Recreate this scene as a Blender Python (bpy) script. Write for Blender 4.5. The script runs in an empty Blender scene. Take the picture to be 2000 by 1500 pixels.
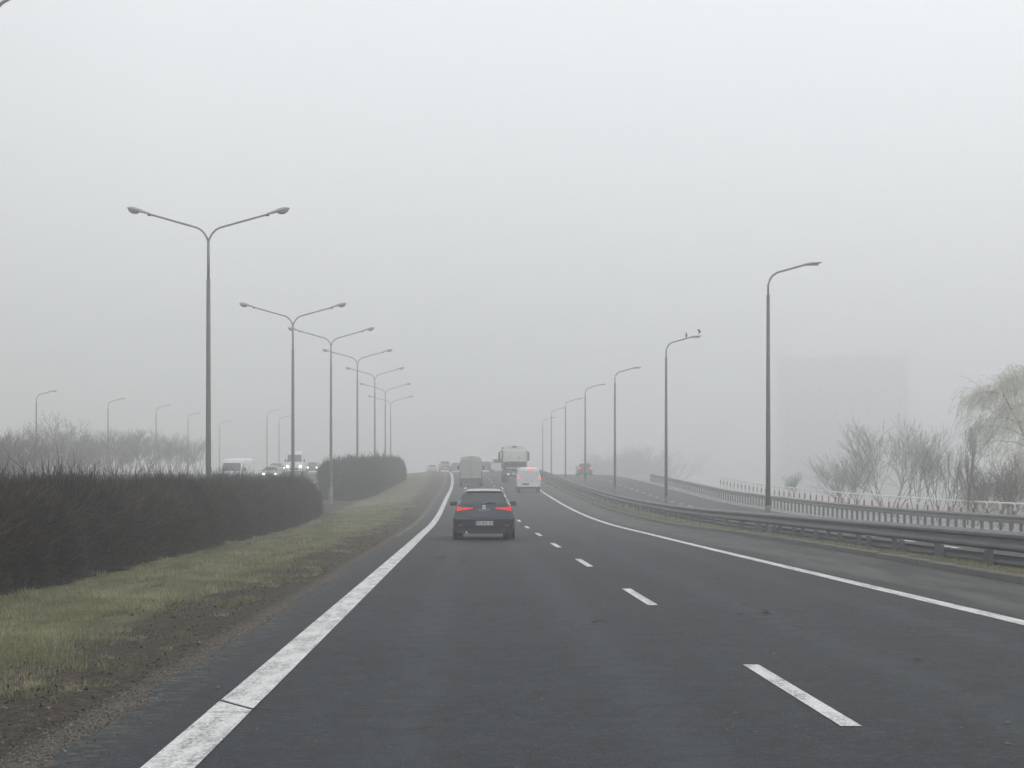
import bpy, bmesh, math, random
import numpy as np
from mathutils import Vector, Matrix
R = math.radians
sc = bpy.context.scene
C = sc.collection
rng = np.random.default_rng(7)
random.seed(7)

# ------------------------------------------------------------------ camera
FP = 3724.0            # focal length in px of the 2000 px wide photo
CH = 1.38              # eye height
cam_d = bpy.data.cameras.new('camera'); cam = bpy.data.objects.new('camera', cam_d); C.objects.link(cam)
cam.location = (0, 0, CH); cam.rotation_euler = (R(90), 0, 0)
cam_d.sensor_width = 36.0; cam_d.lens = FP / 2000 * 36.0; cam_d.shift_y = 0.105
cam_d.clip_start = 0.1; cam_d.clip_end = 5000
sc.camera = cam
# ------------------------------------------------------------------ sky, sun, exposure
SUN_EL, SUN_AZ = R(48), R(55)      # azimuth from +Y towards +X
w = bpy.data.worlds.new('World'); sc.world = w; w.use_nodes = True
nt = w.node_tree; nt.nodes.clear()
out = nt.nodes.new('ShaderNodeOutputWorld'); bg = nt.nodes.new('ShaderNodeBackground')
sky = nt.nodes.new('ShaderNodeTexSky'); sky.sky_type = 'NISHITA'; sky.sun_disc = False
sky.sun_elevation = SUN_EL; sky.sun_rotation = SUN_AZ; sky.dust_density = 6; sky.air_density = 1.0
hs = nt.nodes.new('ShaderNodeHueSaturation'); hs.inputs['Saturation'].default_value = 0.15
geo = nt.nodes.new('ShaderNodeNewGeometry'); sep = nt.nodes.new('ShaderNodeSeparateXYZ')
tc = nt.nodes.new('ShaderNodeTexCoord')
nt.links.new(tc.outputs['Generated'], sep.inputs[0])
ramp = nt.nodes.new('ShaderNodeValToRGB')           # overcast: brighter towards the zenith
ramp.color_ramp.elements[0].position = 0.0; ramp.color_ramp.elements[0].color = (1.22, 1.25, 1.265, 1)
ramp.color_ramp.elements[1].position = 0.9; ramp.color_ramp.elements[1].color = (.88, .91, .95, 1)
e = ramp.color_ramp.elements.new(0.26); e.color = (1.20, 1.245, 1.285, 1)
e = ramp.color_ramp.elements.new(0.12); e.color = (1.19, 1.22, 1.24, 1)
nt.links.new(sep.outputs['Z'], ramp.inputs[0])
side = nt.nodes.new('ShaderNodeValToRGB')             # brighter cloud from the middle to the right
sx_ = nt.nodes.new('ShaderNodeMapRange'); sx_.inputs[1].default_value = -0.3; sx_.inputs[2].default_value = 0.3
nt.links.new(sep.outputs['X'], sx_.inputs[0]); nt.links.new(sx_.outputs[0], side.inputs[0])
side.color_ramp.interpolation = 'B_SPLINE'
side.color_ramp.elements[0].position = 0; side.color_ramp.elements[0].color = (.80,)*3+(1,)
side.color_ramp.elements[1].position = 1; side.color_ramp.elements[1].color = (1.29,)*3+(1,)
e = side.color_ramp.elements.new(.45); e.color = (1.22,)*3+(1,)
vm = nt.nodes.new('ShaderNodeVectorMath'); vm.operation = 'MULTIPLY'
nt.links.new(ramp.outputs[0], vm.inputs[0]); nt.links.new(side.outputs[0], vm.inputs[1])
sk = nt.nodes.new('ShaderNodeVectorMath'); sk.operation = 'SCALE'; sk.inputs['Scale'].default_value = 0.08
nt.links.new(sky.outputs[0], hs.inputs['Color']); nt.links.new(hs.outputs[0], sk.inputs[0])
mx = nt.nodes.new('ShaderNodeMix'); mx.data_type = 'RGBA'; mx.inputs[0].default_value = 0.85
nt.links.new(sk.outputs[0], mx.inputs[6]); nt.links.new(vm.outputs[0], mx.inputs[7])
nt.links.new(mx.outputs[2], bg.inputs[0]); bg.inputs[1].default_value = 1.0
nt.links.new(bg.outputs[0], out.inputs[0])
sd = bpy.data.lights.new('sun', 'SUN'); sd.energy = 0.5; sd.angle = R(25); sd.color = (1, .97, .93)
so = bpy.data.objects.new('sun', sd); C.objects.link(so)
dirv = Vector((math.sin(SUN_AZ)*math.cos(SUN_EL), math.cos(SUN_AZ)*math.cos(SUN_EL), math.sin(SUN_EL)))
so.rotation_euler = dirv.to_track_quat('Z', 'Y').to_euler(); so.location = (0, 0, 60)
sc.view_settings.view_transform = 'Standard'; sc.view_settings.look = 'None'
sc.view_settings.exposure = 0.0; sc.view_settings.gamma = 1.0
sc.render.engine = 'CYCLES'
sc.cycles.max_bounces = 6; sc.cycles.diffuse_bounces = 2; sc.cycles.volume_bounces = 3
sc.cycles.transparent_max_bounces = 8
sc.cycles.use_denoising = True
try: sc.cycles.denoiser = 'OPENIMAGEDENOISE'
except Exception: pass
HAZE = 0.0035

# ------------------------------------------------------------------ road alignment
def pchip(xs, ys):
    xs = np.array(xs, float); ys = np.array(ys, float)
    h = np.diff(xs); dl = np.diff(ys)/h; m = np.zeros_like(xs)
    m[0], m[-1] = dl[0], dl[-1]
    for i in range(1, len(xs)-1):
        m[i] = (dl[i-1]*h[i] + dl[i]*h[i-1])/(h[i]+h[i-1])
    def f(x):
        x = np.asarray(x, float); i = np.clip(np.searchsorted(xs, x)-1, 0, len(xs)-2)
        t = (np.clip(x, xs[0]-1e5, xs[-1]+1e5)-xs[i])/h[i]
        lo = x < xs[0]; hi = x > xs[-1]
        t = np.clip(t, 0, 1)
        r = ((2*t**3-3*t**2+1)*ys[i] + (t**3-2*t**2+t)*h[i]*m[i] + (-2*t**3+3*t**2)*ys[i+1] + (t**3-t**2)*h[i]*m[i+1])
        return r + np.where(lo, (x-xs[0])*m[0], 0) + np.where(hi, (x-xs[-1])*m[-1], 0)
    return f
cx_ = pchip([-100, 0, 60, 83, 97, 130, 150, 167, 179, 191, 203, 228, 240, 261, 291, 335, 400, 520, 900],
            [4.53, 2.25, .88, .36, .03, -.74, -1.16, -1.53, -1.86, -2.2, -2.62, -3.5, -4.0, -5.0, -6.9, -10.6, -17.5, -33, -90])
cz_ = pchip([-200, 0, 60, 80, 97, 110, 130, 150, 167, 181, 203, 240, 291, 335, 400, 500, 900],
            [0, 0, 0, .03, .2, .42, .86, 1.32, 1.8, 2.22, 2.86, 3.75, 4.4, 4.62, 4.55, 4.2, 4.0])
drop_ = pchip([-200, 0, 50, 70, 100, 140, 240, 300, 900], [.55, .55, .5, .35, .38, .6, .42, .4, .4])
kerb_ = pchip([-200, 0, 28, 45, 60, 78, 105, 150, 900], [6.05, 6.05, 6.07, 6.35, 6.32, 5.95, 5.65, 5.35, 5.35])
rail_ = pchip([-200, 0, 90, 115, 170, 900], [7.09, 7.09, 7.09, 6.6, 6.25, 6.25])
def cx(d): return float(cx_(d))
def cz(d): return float(cz_(d))
def drop(d): return float(drop_(d))

def ground_rel(s, d):
    """height of the ground sheet relative to the main road at offset s"""
    k = float(kerb_(d)); r = float(rail_(d)); dp = drop(d)
    pts = [(-2000, -.4), (-60, -.4), (-29, -.3), (-26.8, -.14), (-16.6, -.14), (-15, -.28), (-11, -.42), (-7.5, -.16), (-5.4, -.03), (-4.3, -.03),
           (k+.02, -.03), (k+.16, .07), (r+.2, .0), (r+1.0, -dp*.55), (r+1.9, -dp-.03), (17.45, -dp-.03), (17.6, -dp+.02), (21.9, -dp+.0),
           (23.5, -dp-.5), (29, -dp-1.6), (60, min(-dp-2.5, -cz(d)-3.5)), (2000, min(-dp-2.5, -cz(d)-5))]
    return float(np.interp(s, [p[0] for p in pts], [p[1] for p in pts]))
def gz(s, d): return cz(d) + ground_rel(s, d)
def gzv(S, D):
    S = np.asarray(S, float); D = np.asarray(D, float); k = kerb_(D); r = rail_(D); dp = drop_(D); o = np.zeros_like(D)
    ps = [(-2000, -.4), (-60, -.4), (-29, -.3), (-26.8, -.14), (-16.6, -.14), (-15, -.28), (-11, -.42), (-7.5, -.16), (-5.4, -.03), (-4.3, -.03),
           (k+.02, -.03), (k+.16, .07), (r+.2, .0), (r+1.0, -dp*.55), (r+1.9, -dp-.03), (17.45, -dp-.03), (2000, -dp-.03)]
    z = np.zeros_like(S)
    for (a, za), (b, zb) in zip(ps[:-1], ps[1:]):
        t = (S-a)/(b-a); z = np.where((t >= 0) & (t <= 1), (za+o)*(1-t)+(zb+o)*t, z)
    return z+cz_(D)
def wobv(s, d): return np.where((s > -16.5) & (s < -4.9), .035*np.sin(d*.9+s*2.1)+.03*np.sin(d*.37-s)+.02*np.sin(d*2.3+s*3), 0)
def at_s(s, d): return Vector((cx(d)+s, d, gz(s, d)))
def PX(px, py, d): return Vector(((px-1000)*d/FP, d, CH-(py-960)*d/FP))

# ------------------------------------------------------------------ materials
def nodes(name):
    m = bpy.data.materials.new(name); m.use_nodes = True
    n = m.node_tree; return m, n, n.nodes['Principled BSDF']
def noise(n, scale, detail=4, rough=.6, vec=None, dist=0):
    t = n.nodes.new('ShaderNodeTexNoise'); t.inputs['Scale'].default_value = scale
    t.inputs['Detail'].default_value = detail; t.inputs['Roughness'].default_value = rough; t.inputs['Distortion'].default_value = dist
    if vec is not None: n.links.new(vec, t.inputs['Vector'])
    return t.outputs['Fac']
def objco(n, scale=None):
    t = n.nodes.new('ShaderNodeTexCoord')
    if scale is None: return t.outputs['Object']
    m = n.nodes.new('ShaderNodeMapping'); m.inputs['Scale'].default_value = scale
    n.links.new(t.outputs['Object'], m.inputs['Vector']); return m.outputs[0]
def rng_(n, v, a, b, c=0, d=1, smooth=False):
    t = n.nodes.new('ShaderNodeMapRange'); t.inputs[1].default_value = a; t.inputs[2].default_value = b
    t.inputs[3].default_value = c; t.inputs[4].default_value = d
    if smooth: t.interpolation_type = 'SMOOTHSTEP'
    n.links.new(v, t.inputs[0]); return t.outputs[0]
def mixc(n, f, a, b):
    t = n.nodes.new('ShaderNodeMix'); t.data_type = 'RGBA'
    if isinstance(f, (int, float)): t.inputs[0].default_value = f
    else: n.links.new(f, t.inputs[0])
    for v, i in ((a, 6), (b, 7)):
        if isinstance(v, tuple): t.inputs[i].default_value = (*v[:3], 1)
        else: n.links.new(v, t.inputs[i])
    return t.outputs[2]
def mth(n, op, a, b):
    t = n.nodes.new('ShaderNodeMath'); t.operation = op
    for v, i in ((a, 0), (b, 1)):
        if isinstance(v, (int, float)): t.inputs[i].default_value = v
        else: n.links.new(v, t.inputs[i])
    return t.outputs[0]
def attr(n, name):
    t = n.nodes.new('ShaderNodeAttribute'); t.attribute_name = name; return t.outputs['Fac']
def bump(n, p, h, dist=.01, strength=.5):
    t = n.nodes.new('ShaderNodeBump'); t.inputs['Distance'].default_value = dist; t.inputs['Strength'].default_value = strength
    n.links.new(h, t.inputs['Height']); n.links.new(t.outputs[0], p.inputs['Normal'])
def simple(name, col, rough=.6, metal=0, var=.12, scale=6, emit=None, estr=0, coat=0):
    m, n, p = nodes(name)
    f = noise(n, scale, 5, .6, objco(n))
    dark = tuple(c*(1-var) for c in col); lite = tuple(min(1, c*(1+var)) for c in col)
    n.links.new(mixc(n, f, dark, lite), p.inputs['Base Color'])
    p.inputs['Roughness'].default_value = rough; p.inputs['Metallic'].default_value = metal
    if coat: p.inputs['Coat Weight'].default_value = coat; p.inputs['Coat Roughness'].default_value = .05
    if emit: p.inputs['Emission Color'].default_value = (*emit, 1); p.inputs['Emission Strength'].default_value = estr
    return m

def asphalt(name, shoulder=True):
    m, n, p = nodes(name); oc = objco(n)
    fine = noise(n, 40, 3, .75, oc); big = noise(n, .35, 4, .6, oc); med = noise(n, 7, 5, .7, oc)
    s = attr(n, 's')
    grain = mth(n, 'ADD', mth(n, 'MULTIPLY', fine, .5), mth(n, 'MULTIPLY', noise(n, 12, 6, .8, oc), .5))
    col = mixc(n, rng_(n, grain, .43, .57), (.003, .005, .007), (.046, .052, .058))
    trk = mth(n, 'ABSOLUTE', mth(n, 'SUBTRACT', mth(n, 'ABSOLUTE', mth(n, 'SUBTRACT', mth(n, 'ABSOLUTE', s, 0), 1.85), 0), .78), 0)
    col = mixc(n, mth(n, 'MULTIPLY', rng_(n, trk, 0, .38, 1, 0, True), .55), col, (.054, .060, .065))
    mot = noise(n, 3.2, 7, .8, objco(n, (1, .7, 1)))
    col = mixc(n, mth(n, 'MULTIPLY', rng_(n, mot, .5, .58), .6), col, (.010, .012, .015))
    col = mixc(n, mth(n, 'MULTIPLY', rng_(n, mot, .46, .36), .4), col, (.066, .072, .076))
    col = mixc(n, mth(n, 'MULTIPLY', rng_(n, big, .35, .7), .45), col, (.040, .045, .048))
    # long faint streaks along the travel direction, darker wheel tracks
    st = noise(n, 1.0, 4, .6, objco(n, (2.2, .05, 1)))
    col = mixc(n, mth(n, 'MULTIPLY', rng_(n, st, .5, .75), .4), col, (.024, .026, .028))
    # tar spots and patches
    vv = noise(n, 1.1, 6, .75, objco(n, (1, .55, 1)), .4)
    col = mixc(n, mth(n, 'MULTIPLY', rng_(n, vv, .635, .665), .8), col, (.008, .009, .01))
    if shoulder:
        dirt = noise(n, 1.0, 6, .7, objco(n, (1.6, .16, 1)))
        sh = rng_(n, s, 3.75, 4.05, 0, 1, True)
        dcol = mixc(n, rng_(n, dirt, .42, .58), (.020, .021, .022), (.075, .072, .066))
        band = mth(n, 'MULTIPLY', rng_(n, s, 4.0, 4.5, 0, 1, True), rng_(n, s, 4.9, 5.6, 1, .25, True))
        dcol = mixc(n, mth(n, 'MULTIPLY', band, rng_(n, dirt, .3, .7)), dcol, (.12, .115, .105))
        col = mixc(n, mth(n, 'MULTIPLY', sh, .8), col, dcol)
        lf = rng_(n, s, -4.45, -4.05, 1, 0)
        lf2 = mth(n, 'MULTIPLY', lf, rng_(n, med, .5, .62))
        col = mixc(n, mth(n, 'MULTIPLY', lf2, .7), col, (.17, .15, .13))
    peb = noise(n, 95, 1, .5, oc)
    col = mixc(n, mth(n, 'MULTIPLY', rng_(n, peb, .67, .74), .8), col, (.24, .24, .235))
    n.links.new(col, p.inputs['Base Color'])
    n.links.new(rng_(n, fine, .2, .8, .62, .82), p.inputs['Roughness'])
    p.inputs['Specular IOR Level'].default_value = .18
    bump(n, p, fine, .008, .8)
    return m
M = {}
M['asphalt'] = asphalt('asphalt')
M['asphalt_old'] = asphalt('asphalt_old', False)
def paintmat():
    m, n, p = nodes('road_paint'); oc = objco(n)
    a = noise(n, 14, 8, .8, oc); b = noise(n, 2.2, 4, .6, objco(n, (3, .5, 1))); c_ = noise(n, 45, 3, .7, objco(n, (1, .5, 1)))
    wear = mth(n, 'ADD', mth(n, 'MULTIPLY', a, .55), mth(n, 'MULTIPLY', c_, .45))
    f = mth(n, 'MULTIPLY', rng_(n, wear, .44, .54), rng_(n, b, .42, .60, .25, .95))
    col = mixc(n, f, (.76, .76, .735), (.17, .17, .168))
    n.links.new(col, p.inputs['Base Color']); p.inputs['Roughness'].default_value = .6
    bump(n, p, wear, .006, .7); return m
M['paint'] = paintmat()
def groundmat():
    m, n, p = nodes('verge_ground'); oc = objco(n); s = attr(n, 's')
    jag = noise(n, 1.1, 6, .7, objco(n, (1, .45, 1))); s2 = mth(n, 'ADD', s, mth(n, 'MULTIPLY', mth(n, 'SUBTRACT', jag, .5), 2.2))
    jag2 = noise(n, 6, 4, .7, oc); s3 = mth(n, 'ADD', s, mth(n, 'MULTIPLY', mth(n, 'SUBTRACT', jag2, .5), .35))
    fine = noise(n, 38, 6, .75, oc); mid = noise(n, 2.6, 6, .7, oc); big = noise(n, .35, 4, .6, oc)
    grass = mixc(n, rng_(n, fine, .3, .7), (.085, .088, .045), (.27, .265, .16))
    grass = mixc(n, mth(n, 'MULTIPLY', rng_(n, mid, .45, .7), .6), grass, (.32, .29, .18))
    grass = mixc(n, mth(n, 'MULTIPLY', rng_(n, noise(n, 1.3, 7, .75, objco(n, (1, .5, 1))), .5, .6), .75), grass, (.075, .066, .046))
    grass = mixc(n, mth(n, 'MULTIPLY', rng_(n, big, .55, .7), .5), grass, (.10, .105, .055))
    soil = mixc(n, rng_(n, mth(n, 'ADD', mth(n, 'MULTIPLY', fine, .5), mth(n, 'MULTIPLY', noise(n, 9, 7, .8, oc), .5)), .40, .60), (.018, .015, .012), (.15, .125, .10))
    soil = mixc(n, mth(n, 'MULTIPLY', rng_(n, mid, .5, .68), .6), soil, (.075, .075, .042))
    sand = mixc(n, rng_(n, fine, .3, .7), (.10, .088, .072), (.27, .245, .205))
    # left verge: sand edge, soil, grass, dark leaf litter under the hedge
    f_soil = rng_(n, s3, -4.72, -4.52, 1, 0); f_gr = rng_(n, s2, -6.5, -5.75, 1, 0)
    col = mixc(n, f_soil, sand, soil); col = mixc(n, f_gr, col, grass)
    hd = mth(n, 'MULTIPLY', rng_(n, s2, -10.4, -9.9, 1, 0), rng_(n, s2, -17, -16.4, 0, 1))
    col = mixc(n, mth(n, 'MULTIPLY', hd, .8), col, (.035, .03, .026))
    # right of the kerb
    rg = mixc(n, rng_(n, mid, .4, .6), (.05, .05, .03), (.085, .08, .05))
    col = mixc(n, rng_(n, s, 5.2, 5.25, 0, 1), col, rg)
    conc = mixc(n, rng_(n, mid, .3, .7), (.32, .31, .29), (.42, .41, .39))
    fc = mth(n, 'MULTIPLY', rng_(n, s, 17.4, 17.5, 0, 1), rng_(n, s, 21.6, 21.9, 1, 0))
    col = mixc(n, fc, col, conc)
    n.links.new(col, p.inputs['Base Color']); p.inputs['Roughness'].default_value = .95; p.inputs['Specular IOR Level'].default_value = .15
    bump(n, p, mth(n, 'ADD', fine, mid), .05, .8); return m
M['ground'] = groundmat()
M['kerb'] = simple('kerb_concrete', (.13, .125, .115), .9, var=.3, scale=3)
M['steel'] = simple('galvanised_steel', (.15, .158, .163), .55, .3, var=.35, scale=2.0)
M['steel_dark'] = simple('weathered_shaded_steel', (.12, .125, .128), .65, .2, var=.3, scale=4)  # weathered parts; its darker tone also paints the shade on the lower rail
M['pole'] = simple('grey_pole_paint', (.26, .275, .275), .6, .2, var=.2, scale=3)
M['pole_low'] = simple('brown_grey_pole_paint', (.19, .185, .17), .7, .1, var=.3, scale=3)
M['lamp_top'] = simple('aged_lamp_housing', (.40, .39, .39), .6, 0, var=.15, scale=8)
M['lamp_bowl'] = simple('cloudy_lamp_bowl', (.36, .36, .35), .25, 0, var=.1, scale=8)
M['tar'] = simple('old_tar', (.017, .019, .021), 1.0)
M['tar'].node_tree.nodes['Principled BSDF'].inputs['Specular IOR Level'].default_value = .02
M['tyre'] = simple('tyre_rubber', (.012, .012, .013), .85)
M['rim'] = simple('alloy', (.35, .36, .37), .35, .8)
M['black'] = simple('black_plastic', (.018, .019, .02), .5)
M['grey_plastic'] = simple('grey_plastic', (.06, .062, .065), .6)
M['glass'] = simple('dark_glass', (.035, .042, .045), .06, 0, var=.3, scale=2, coat=.5)
M['rear_glass'] = simple('clear_rear_glass', (.075, .092, .096), .1, 0, var=.55, scale=2.2, coat=.3)
M['glass_pale'] = simple('misted_glass', (.12, .13, .135), .15, 0, var=.3, scale=2)
M['navy'] = simple('navy_paint', (.012, .022, .040), .28, .1, var=.05, coat=1)
M['navy_low'] = simple('dark_bumper', (.009, .013, .020), .42, 0, coat=.2)
M['white'] = simple('white_paint', (.84, .85, .86), .35, var=.05, scale=1.5, coat=.5)
M['cream'] = simple('cream_paint', (.80, .80, .73), .5, var=.08, scale=1.5)
M['beige'] = simple('dusty_beige_paint', (.47, .465, .43), .6, var=.12, scale=2)
M['silver'] = simple('silver_paint', (.42, .44, .46), .35, .3, coat=.6)
M['grey'] = simple('grey_paint', (.18, .185, .19), .35, .3, coat=.6)
M['darkcar'] = simple('dark_car_paint', (.03, .034, .04), .35, .2, coat=.6)
M['blue'] = simple('pale_blue_paint', (.25, .33, .38), .35, .3, coat=.6)
M['red_lit'] = simple('lit_tail_lamp', (.55, .02, .02), .3, 0, emit=(.9, .04, .04), estr=.75)
M['red_core'] = simple('tail_lamp_core', (.3, .004, .004), .3, 0, emit=(.9, .006, .006), estr=.5)
M['red_glow'] = simple('bright_brake_lamp', (.55, .02, .02), .3, 0, emit=(1, .07, .09), estr=2.2)
M['red'] = simple('red_reflector', (.28, .03, .03), .3)
M['head'] = simple('lit_headlamp', (.9, .9, .85), .2, 0, emit=(1, .97, .85), estr=9)
M['lamp_w'] = simple('lit_white_lamp', (.9, .9, .85), .2, 0, emit=(1, .95, .85), estr=3)
M['plate'] = simple('number_plate_white', (.68, .69, .68), .5, var=.03)
M['plate_blue'] = simple('plate_blue_band', (.03, .08, .35), .5)
M['ink'] = simple('plate_ink', (.02, .02, .02), .6)
M['chrome'] = simple('chrome', (.8, .82, .84), .2, .7, var=.05)
M['barrier_white'] = simple('barrier_white_paint', (.82, .82, .80), .5, var=.12, scale=5)
M['barrier_red'] = simple('barrier_red_paint', (.36, .03, .035), .5, var=.12, scale=5)
M['bird'] = simple('grey_feathers', (.10, .10, .11), .8)
M['wall'] = simple('pale_pink_render', (.66, .60, .57), .9, var=.05, scale=.2)
M['soil_rack'] = simple('road_grime', (.055, .055, .05), .8, var=.4, scale=5)
def twigmat(name, c0, c1):
    m, n, p = nodes(name); a = attr(n, 'v'); f = noise(n, .9, 4, .6, objco(n))
    n.links.new(mixc(n, mth(n, 'ADD', mth(n, 'MULTIPLY', a, .6), mth(n, 'MULTIPLY', f, .4)), c0, c1), p.inputs['Base Color'])
    p.inputs['Roughness'].default_value = .9; p.inputs['Specular IOR Level'].default_value = .1; return m
M['hedge'] = twigmat('bare_hedge_twigs', (.0015, .0015, .0015), (.12, .09, .072))
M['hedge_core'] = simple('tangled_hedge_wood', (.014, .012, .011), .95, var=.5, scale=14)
M['bark'] = twigmat('bark', (.06, .055, .05), (.13, .118, .105))
M['twigs'] = twigmat('bare_twigs', (.08, .07, .063), (.19, .165, .145))
M['catkin'] = twigmat('pale_birch_twigs', (.42, .41, .31), (.70, .68, .54))
M['blade'] = twigmat('grass_blades', (.075, .09, .038), (.56, .52, .34))
M['leaf'] = twigmat('dead_leaves', (.02, .016, .012), (.24, .20, .15))
M['stem'] = twigmat('hedge_stems', (.03, .026, .023), (.20, .17, .145))
M['stone'] = twigmat('gravel_stones', (.07, .062, .053), (.33, .30, .265))

# ------------------------------------------------------------------ mesh helpers
def tag(o, label=None, cat=None, group=None, kind=None):
    for k, v in (('label', label), ('category', cat), ('group', group), ('kind', kind)):
        if v: o[k] = v
    return o
def empty(name, loc, rz=0, **kw):
    o = bpy.data.objects.new(name, None); C.objects.link(o); o.location = loc; o.rotation_euler.z = rz
    o.empty_display_size = .2; return tag(o, **kw)
def pymesh(name, verts, faces, mats, parent=None, smooth=False, fmat=None, loc=None):
    me = bpy.data.meshes.new(name); me.from_pydata([tuple(v) for v in verts], [], faces); me.update()
    for m in (mats if isinstance(mats, (list, tuple)) else [mats]): me.materials.append(M[m])
    if fmat is not None: me.polygons.foreach_set('material_index', fmat)
    if smooth: me.polygons.foreach_set('use_smooth', [True]*len(me.polygons))
    o = bpy.data.objects.new(name, me); C.objects.link(o)
    if parent: o.parent = parent
    if loc is not None: o.location = loc
    return o
class MB:
    def __init__(s): s.v = []; s.f = []; s.m = []
    def add(s, v, f, mi=0):
        b = len(s.v); s.v += [tuple(x) for x in v]; s.f += [tuple(i+b for i in q) for q in f]; s.m += [mi]*len(f)
    def box(s, c, d, mi=0, bev=0, rot=None):
        x, y, z = (a/2 for a in d)
        if bev:
            b = min(bev, x*.9, y*.9, z*.9); bm = bmesh.new(); bmesh.ops.create_cube(bm, size=1)
            for v in bm.verts: v.co = Vector((v.co.x*2*x, v.co.y*2*y, v.co.z*2*z))
            bmesh.ops.bevel(bm, geom=list(bm.edges), offset=b, segments=2, affect='EDGES', profile=.5)
            vs = [v.co.copy() for v in bm.verts]; fs = [tuple(v.index for v in f.verts) for f in bm.faces]; bm.free()
        else:
            vs = [Vector((i*x, j*y, k*z)) for i in (-1, 1) for j in (-1, 1) for k in (-1, 1)]
            fs = [(0, 1, 3, 2), (4, 6, 7, 5), (0, 4, 5, 1), (2, 3, 7, 6), (0, 2, 6, 4), (1, 5, 7, 3)]
        if rot is not None: vs = [rot @ v for v in vs]
        s.add([v+Vector(c) for v in vs], fs, mi); return s
    def tube(s, pts, rad, n=8, mi=0, caps=True, ell=1):
        pts = [Vector(p) for p in pts]; rs = rad if isinstance(rad, (list, tuple)) else [rad]*len(pts)
        vs = []
        for i, p in enumerate(pts):
            t = (pts[min(i+1, len(pts)-1)]-pts[max(i-1, 0)]).normalized()
            u = t.cross(Vector((0, 0, 1)) if abs(t.z) < .95 else Vector((0, 1, 0))).normalized(); w_ = t.cross(u)
            for k in range(n):
                a = 2*math.pi*k/n; vs.append(p+(u*math.cos(a)+w_*math.sin(a)*ell)*rs[i])
        fs = [(i*n+k, i*n+(k+1) % n, (i+1)*n+(k+1) % n, (i+1)*n+k) for i in range(len(pts)-1) for k in range(n)]
        if caps: fs += [tuple(range(n-1, -1, -1)), tuple((len(pts)-1)*n+k for k in range(n))]
        s.add(vs, fs, mi); return s
    def build(s, name, mats, parent=None, smooth=False, loc=None):
        return pymesh(name, s.v, s.f, mats, parent, smooth, s.m if isinstance(mats, (list, tuple)) else None, loc)
def copy_tree(o, parent=None):
    c = o.copy(); C.objects.link(c); c.parent = parent
    for ch in list(o.children): copy_tree(ch, c)
    return c
def np_tris(name, P, mat, v=None, parent=None, quads=False):
    """P: (n,3 or 4,3) array of faces -> one mesh; v: per-face value in point attribute 'v'"""
    n, k = P.shape[0], P.shape[1]; me = bpy.data.meshes.new(name)
    me.vertices.add(n*k); me.vertices.foreach_set('co', P.reshape(-1).astype(np.float32))
    me.loops.add(n*k); me.loops.foreach_set('vertex_index', np.arange(n*k, dtype=np.int32))
    me.polygons.add(n); me.polygons.foreach_set('loop_start', np.arange(0, n*k, k, dtype=np.int32))
    me.update(calc_edges=True)
    if v is not None:
        a = me.attributes.new('v', 'FLOAT', 'POINT'); a.data.foreach_set('value', np.repeat(v, k).astype(np.float32))
    me.materials.append(M[mat]); o = bpy.data.objects.new(name, me); C.objects.link(o)
    if parent: o.parent = parent
    return o

# ------------------------------------------------------------------ ground and roads
def sheet(name, ss, ds, zf, mat, kind='structure'):
    """strip grid; ss(d) -> list of offsets"""
    verts = []; faces = []; att = []
    n = len(ss(ds[0]))
    for d in ds:
        for s in ss(d): verts.append((cx(d)+s, d, zf(s, d))); att.append(s)
    for i in range(len(ds)-1):
        for j in range(n-1): a = i*n+j; faces.append((a, a+1, a+n+1, a+n))
    o = pymesh(name, verts, faces, mat, smooth=True)
    at = o.data.attributes.new('s', 'FLOAT', 'POINT'); at.data.foreach_set('value', att)
    return tag(o, kind=kind)
DS = list(np.arange(-60, 8, 8.0)) + list(np.arange(8, 60, 1.0)) + list(np.arange(60, 240, 2.0)) + list(np.arange(240, 420, 5.0)) + list(np.arange(420, 1001, 20.0))
def gs(d):
    k = float(kerb_(d)); r = float(rail_(d))
    return [-1000, -300, -120, -60, -45, -38, -32, -29, -26.8, -25, -20, -16.6, -15, -13, -11, -9.5, -8.5, -7.5, -7, -6.5, -6, -5.7, -5.4, -5.1, -4.9, -4.7, -4.5, -4.3,
            0, k+.02, k+.16, r+.2, r+1, r+1.9, 14, 17.45, 17.6, 19.5, 21.9, 23.5, 26, 29, 40, 60, 120, 300, 1000]
def wob(s, d):   # small unevenness of the verges
    if -16.5 < s < -4.6: return .035*math.sin(d*.9+s*2.1)+.03*math.sin(d*.37-s)+.02*math.sin(d*2.3+s*3)
    return 0
sheet('ground', gs, DS, lambda s, d: gz(s, d)+wob(s, d)*(0 if s > -4.9 else 1), 'ground')
DR = list(np.arange(-60, 8, 8.0)) + list(np.arange(8, 60, .5)) + [d for d in DS if d >= 60 and d < 640]
def edge_l(d): return -4.42+.03*math.sin(d*1.7)+.035*math.sin(d*.63+1)+.02*math.sin(d*4.1)
sheet('road', lambda d: [edge_l(d), -3.9, -3.6, -2, 0, 2, 3.5, 3.75, 4.05, 4.5, 4.9, 5.3, float(kerb_(d))+.02], DR, lambda s, d: cz(d), 'asphalt')
sheet('road', lambda d: [-26.7, -22, -16.7], DR, lambda s, d: cz(d)-.1, 'asphalt_old')
sheet('service_road', lambda d: [float(rail_(d))+1.9+.05, 12, 15, 17.45], DR, lambda s, d: cz(d)-drop(d), 'asphalt_old')
def line(s0, w_, d0, d1, base, name='road_marking', step=1.0):
    n = max(1, int((d1-d0)/step)); ds = np.linspace(d0, d1, n+1)
    verts = []; faces = []
    for i, d in enumerate(ds):
        for s in (s0-w_/2, s0+w_/2): verts.append((cx(d)+s, d, base(d)+.005))
        if i: a = 2*(i-1); faces.append((a, a+1, a+3, a+2))
    return verts, faces
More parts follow.
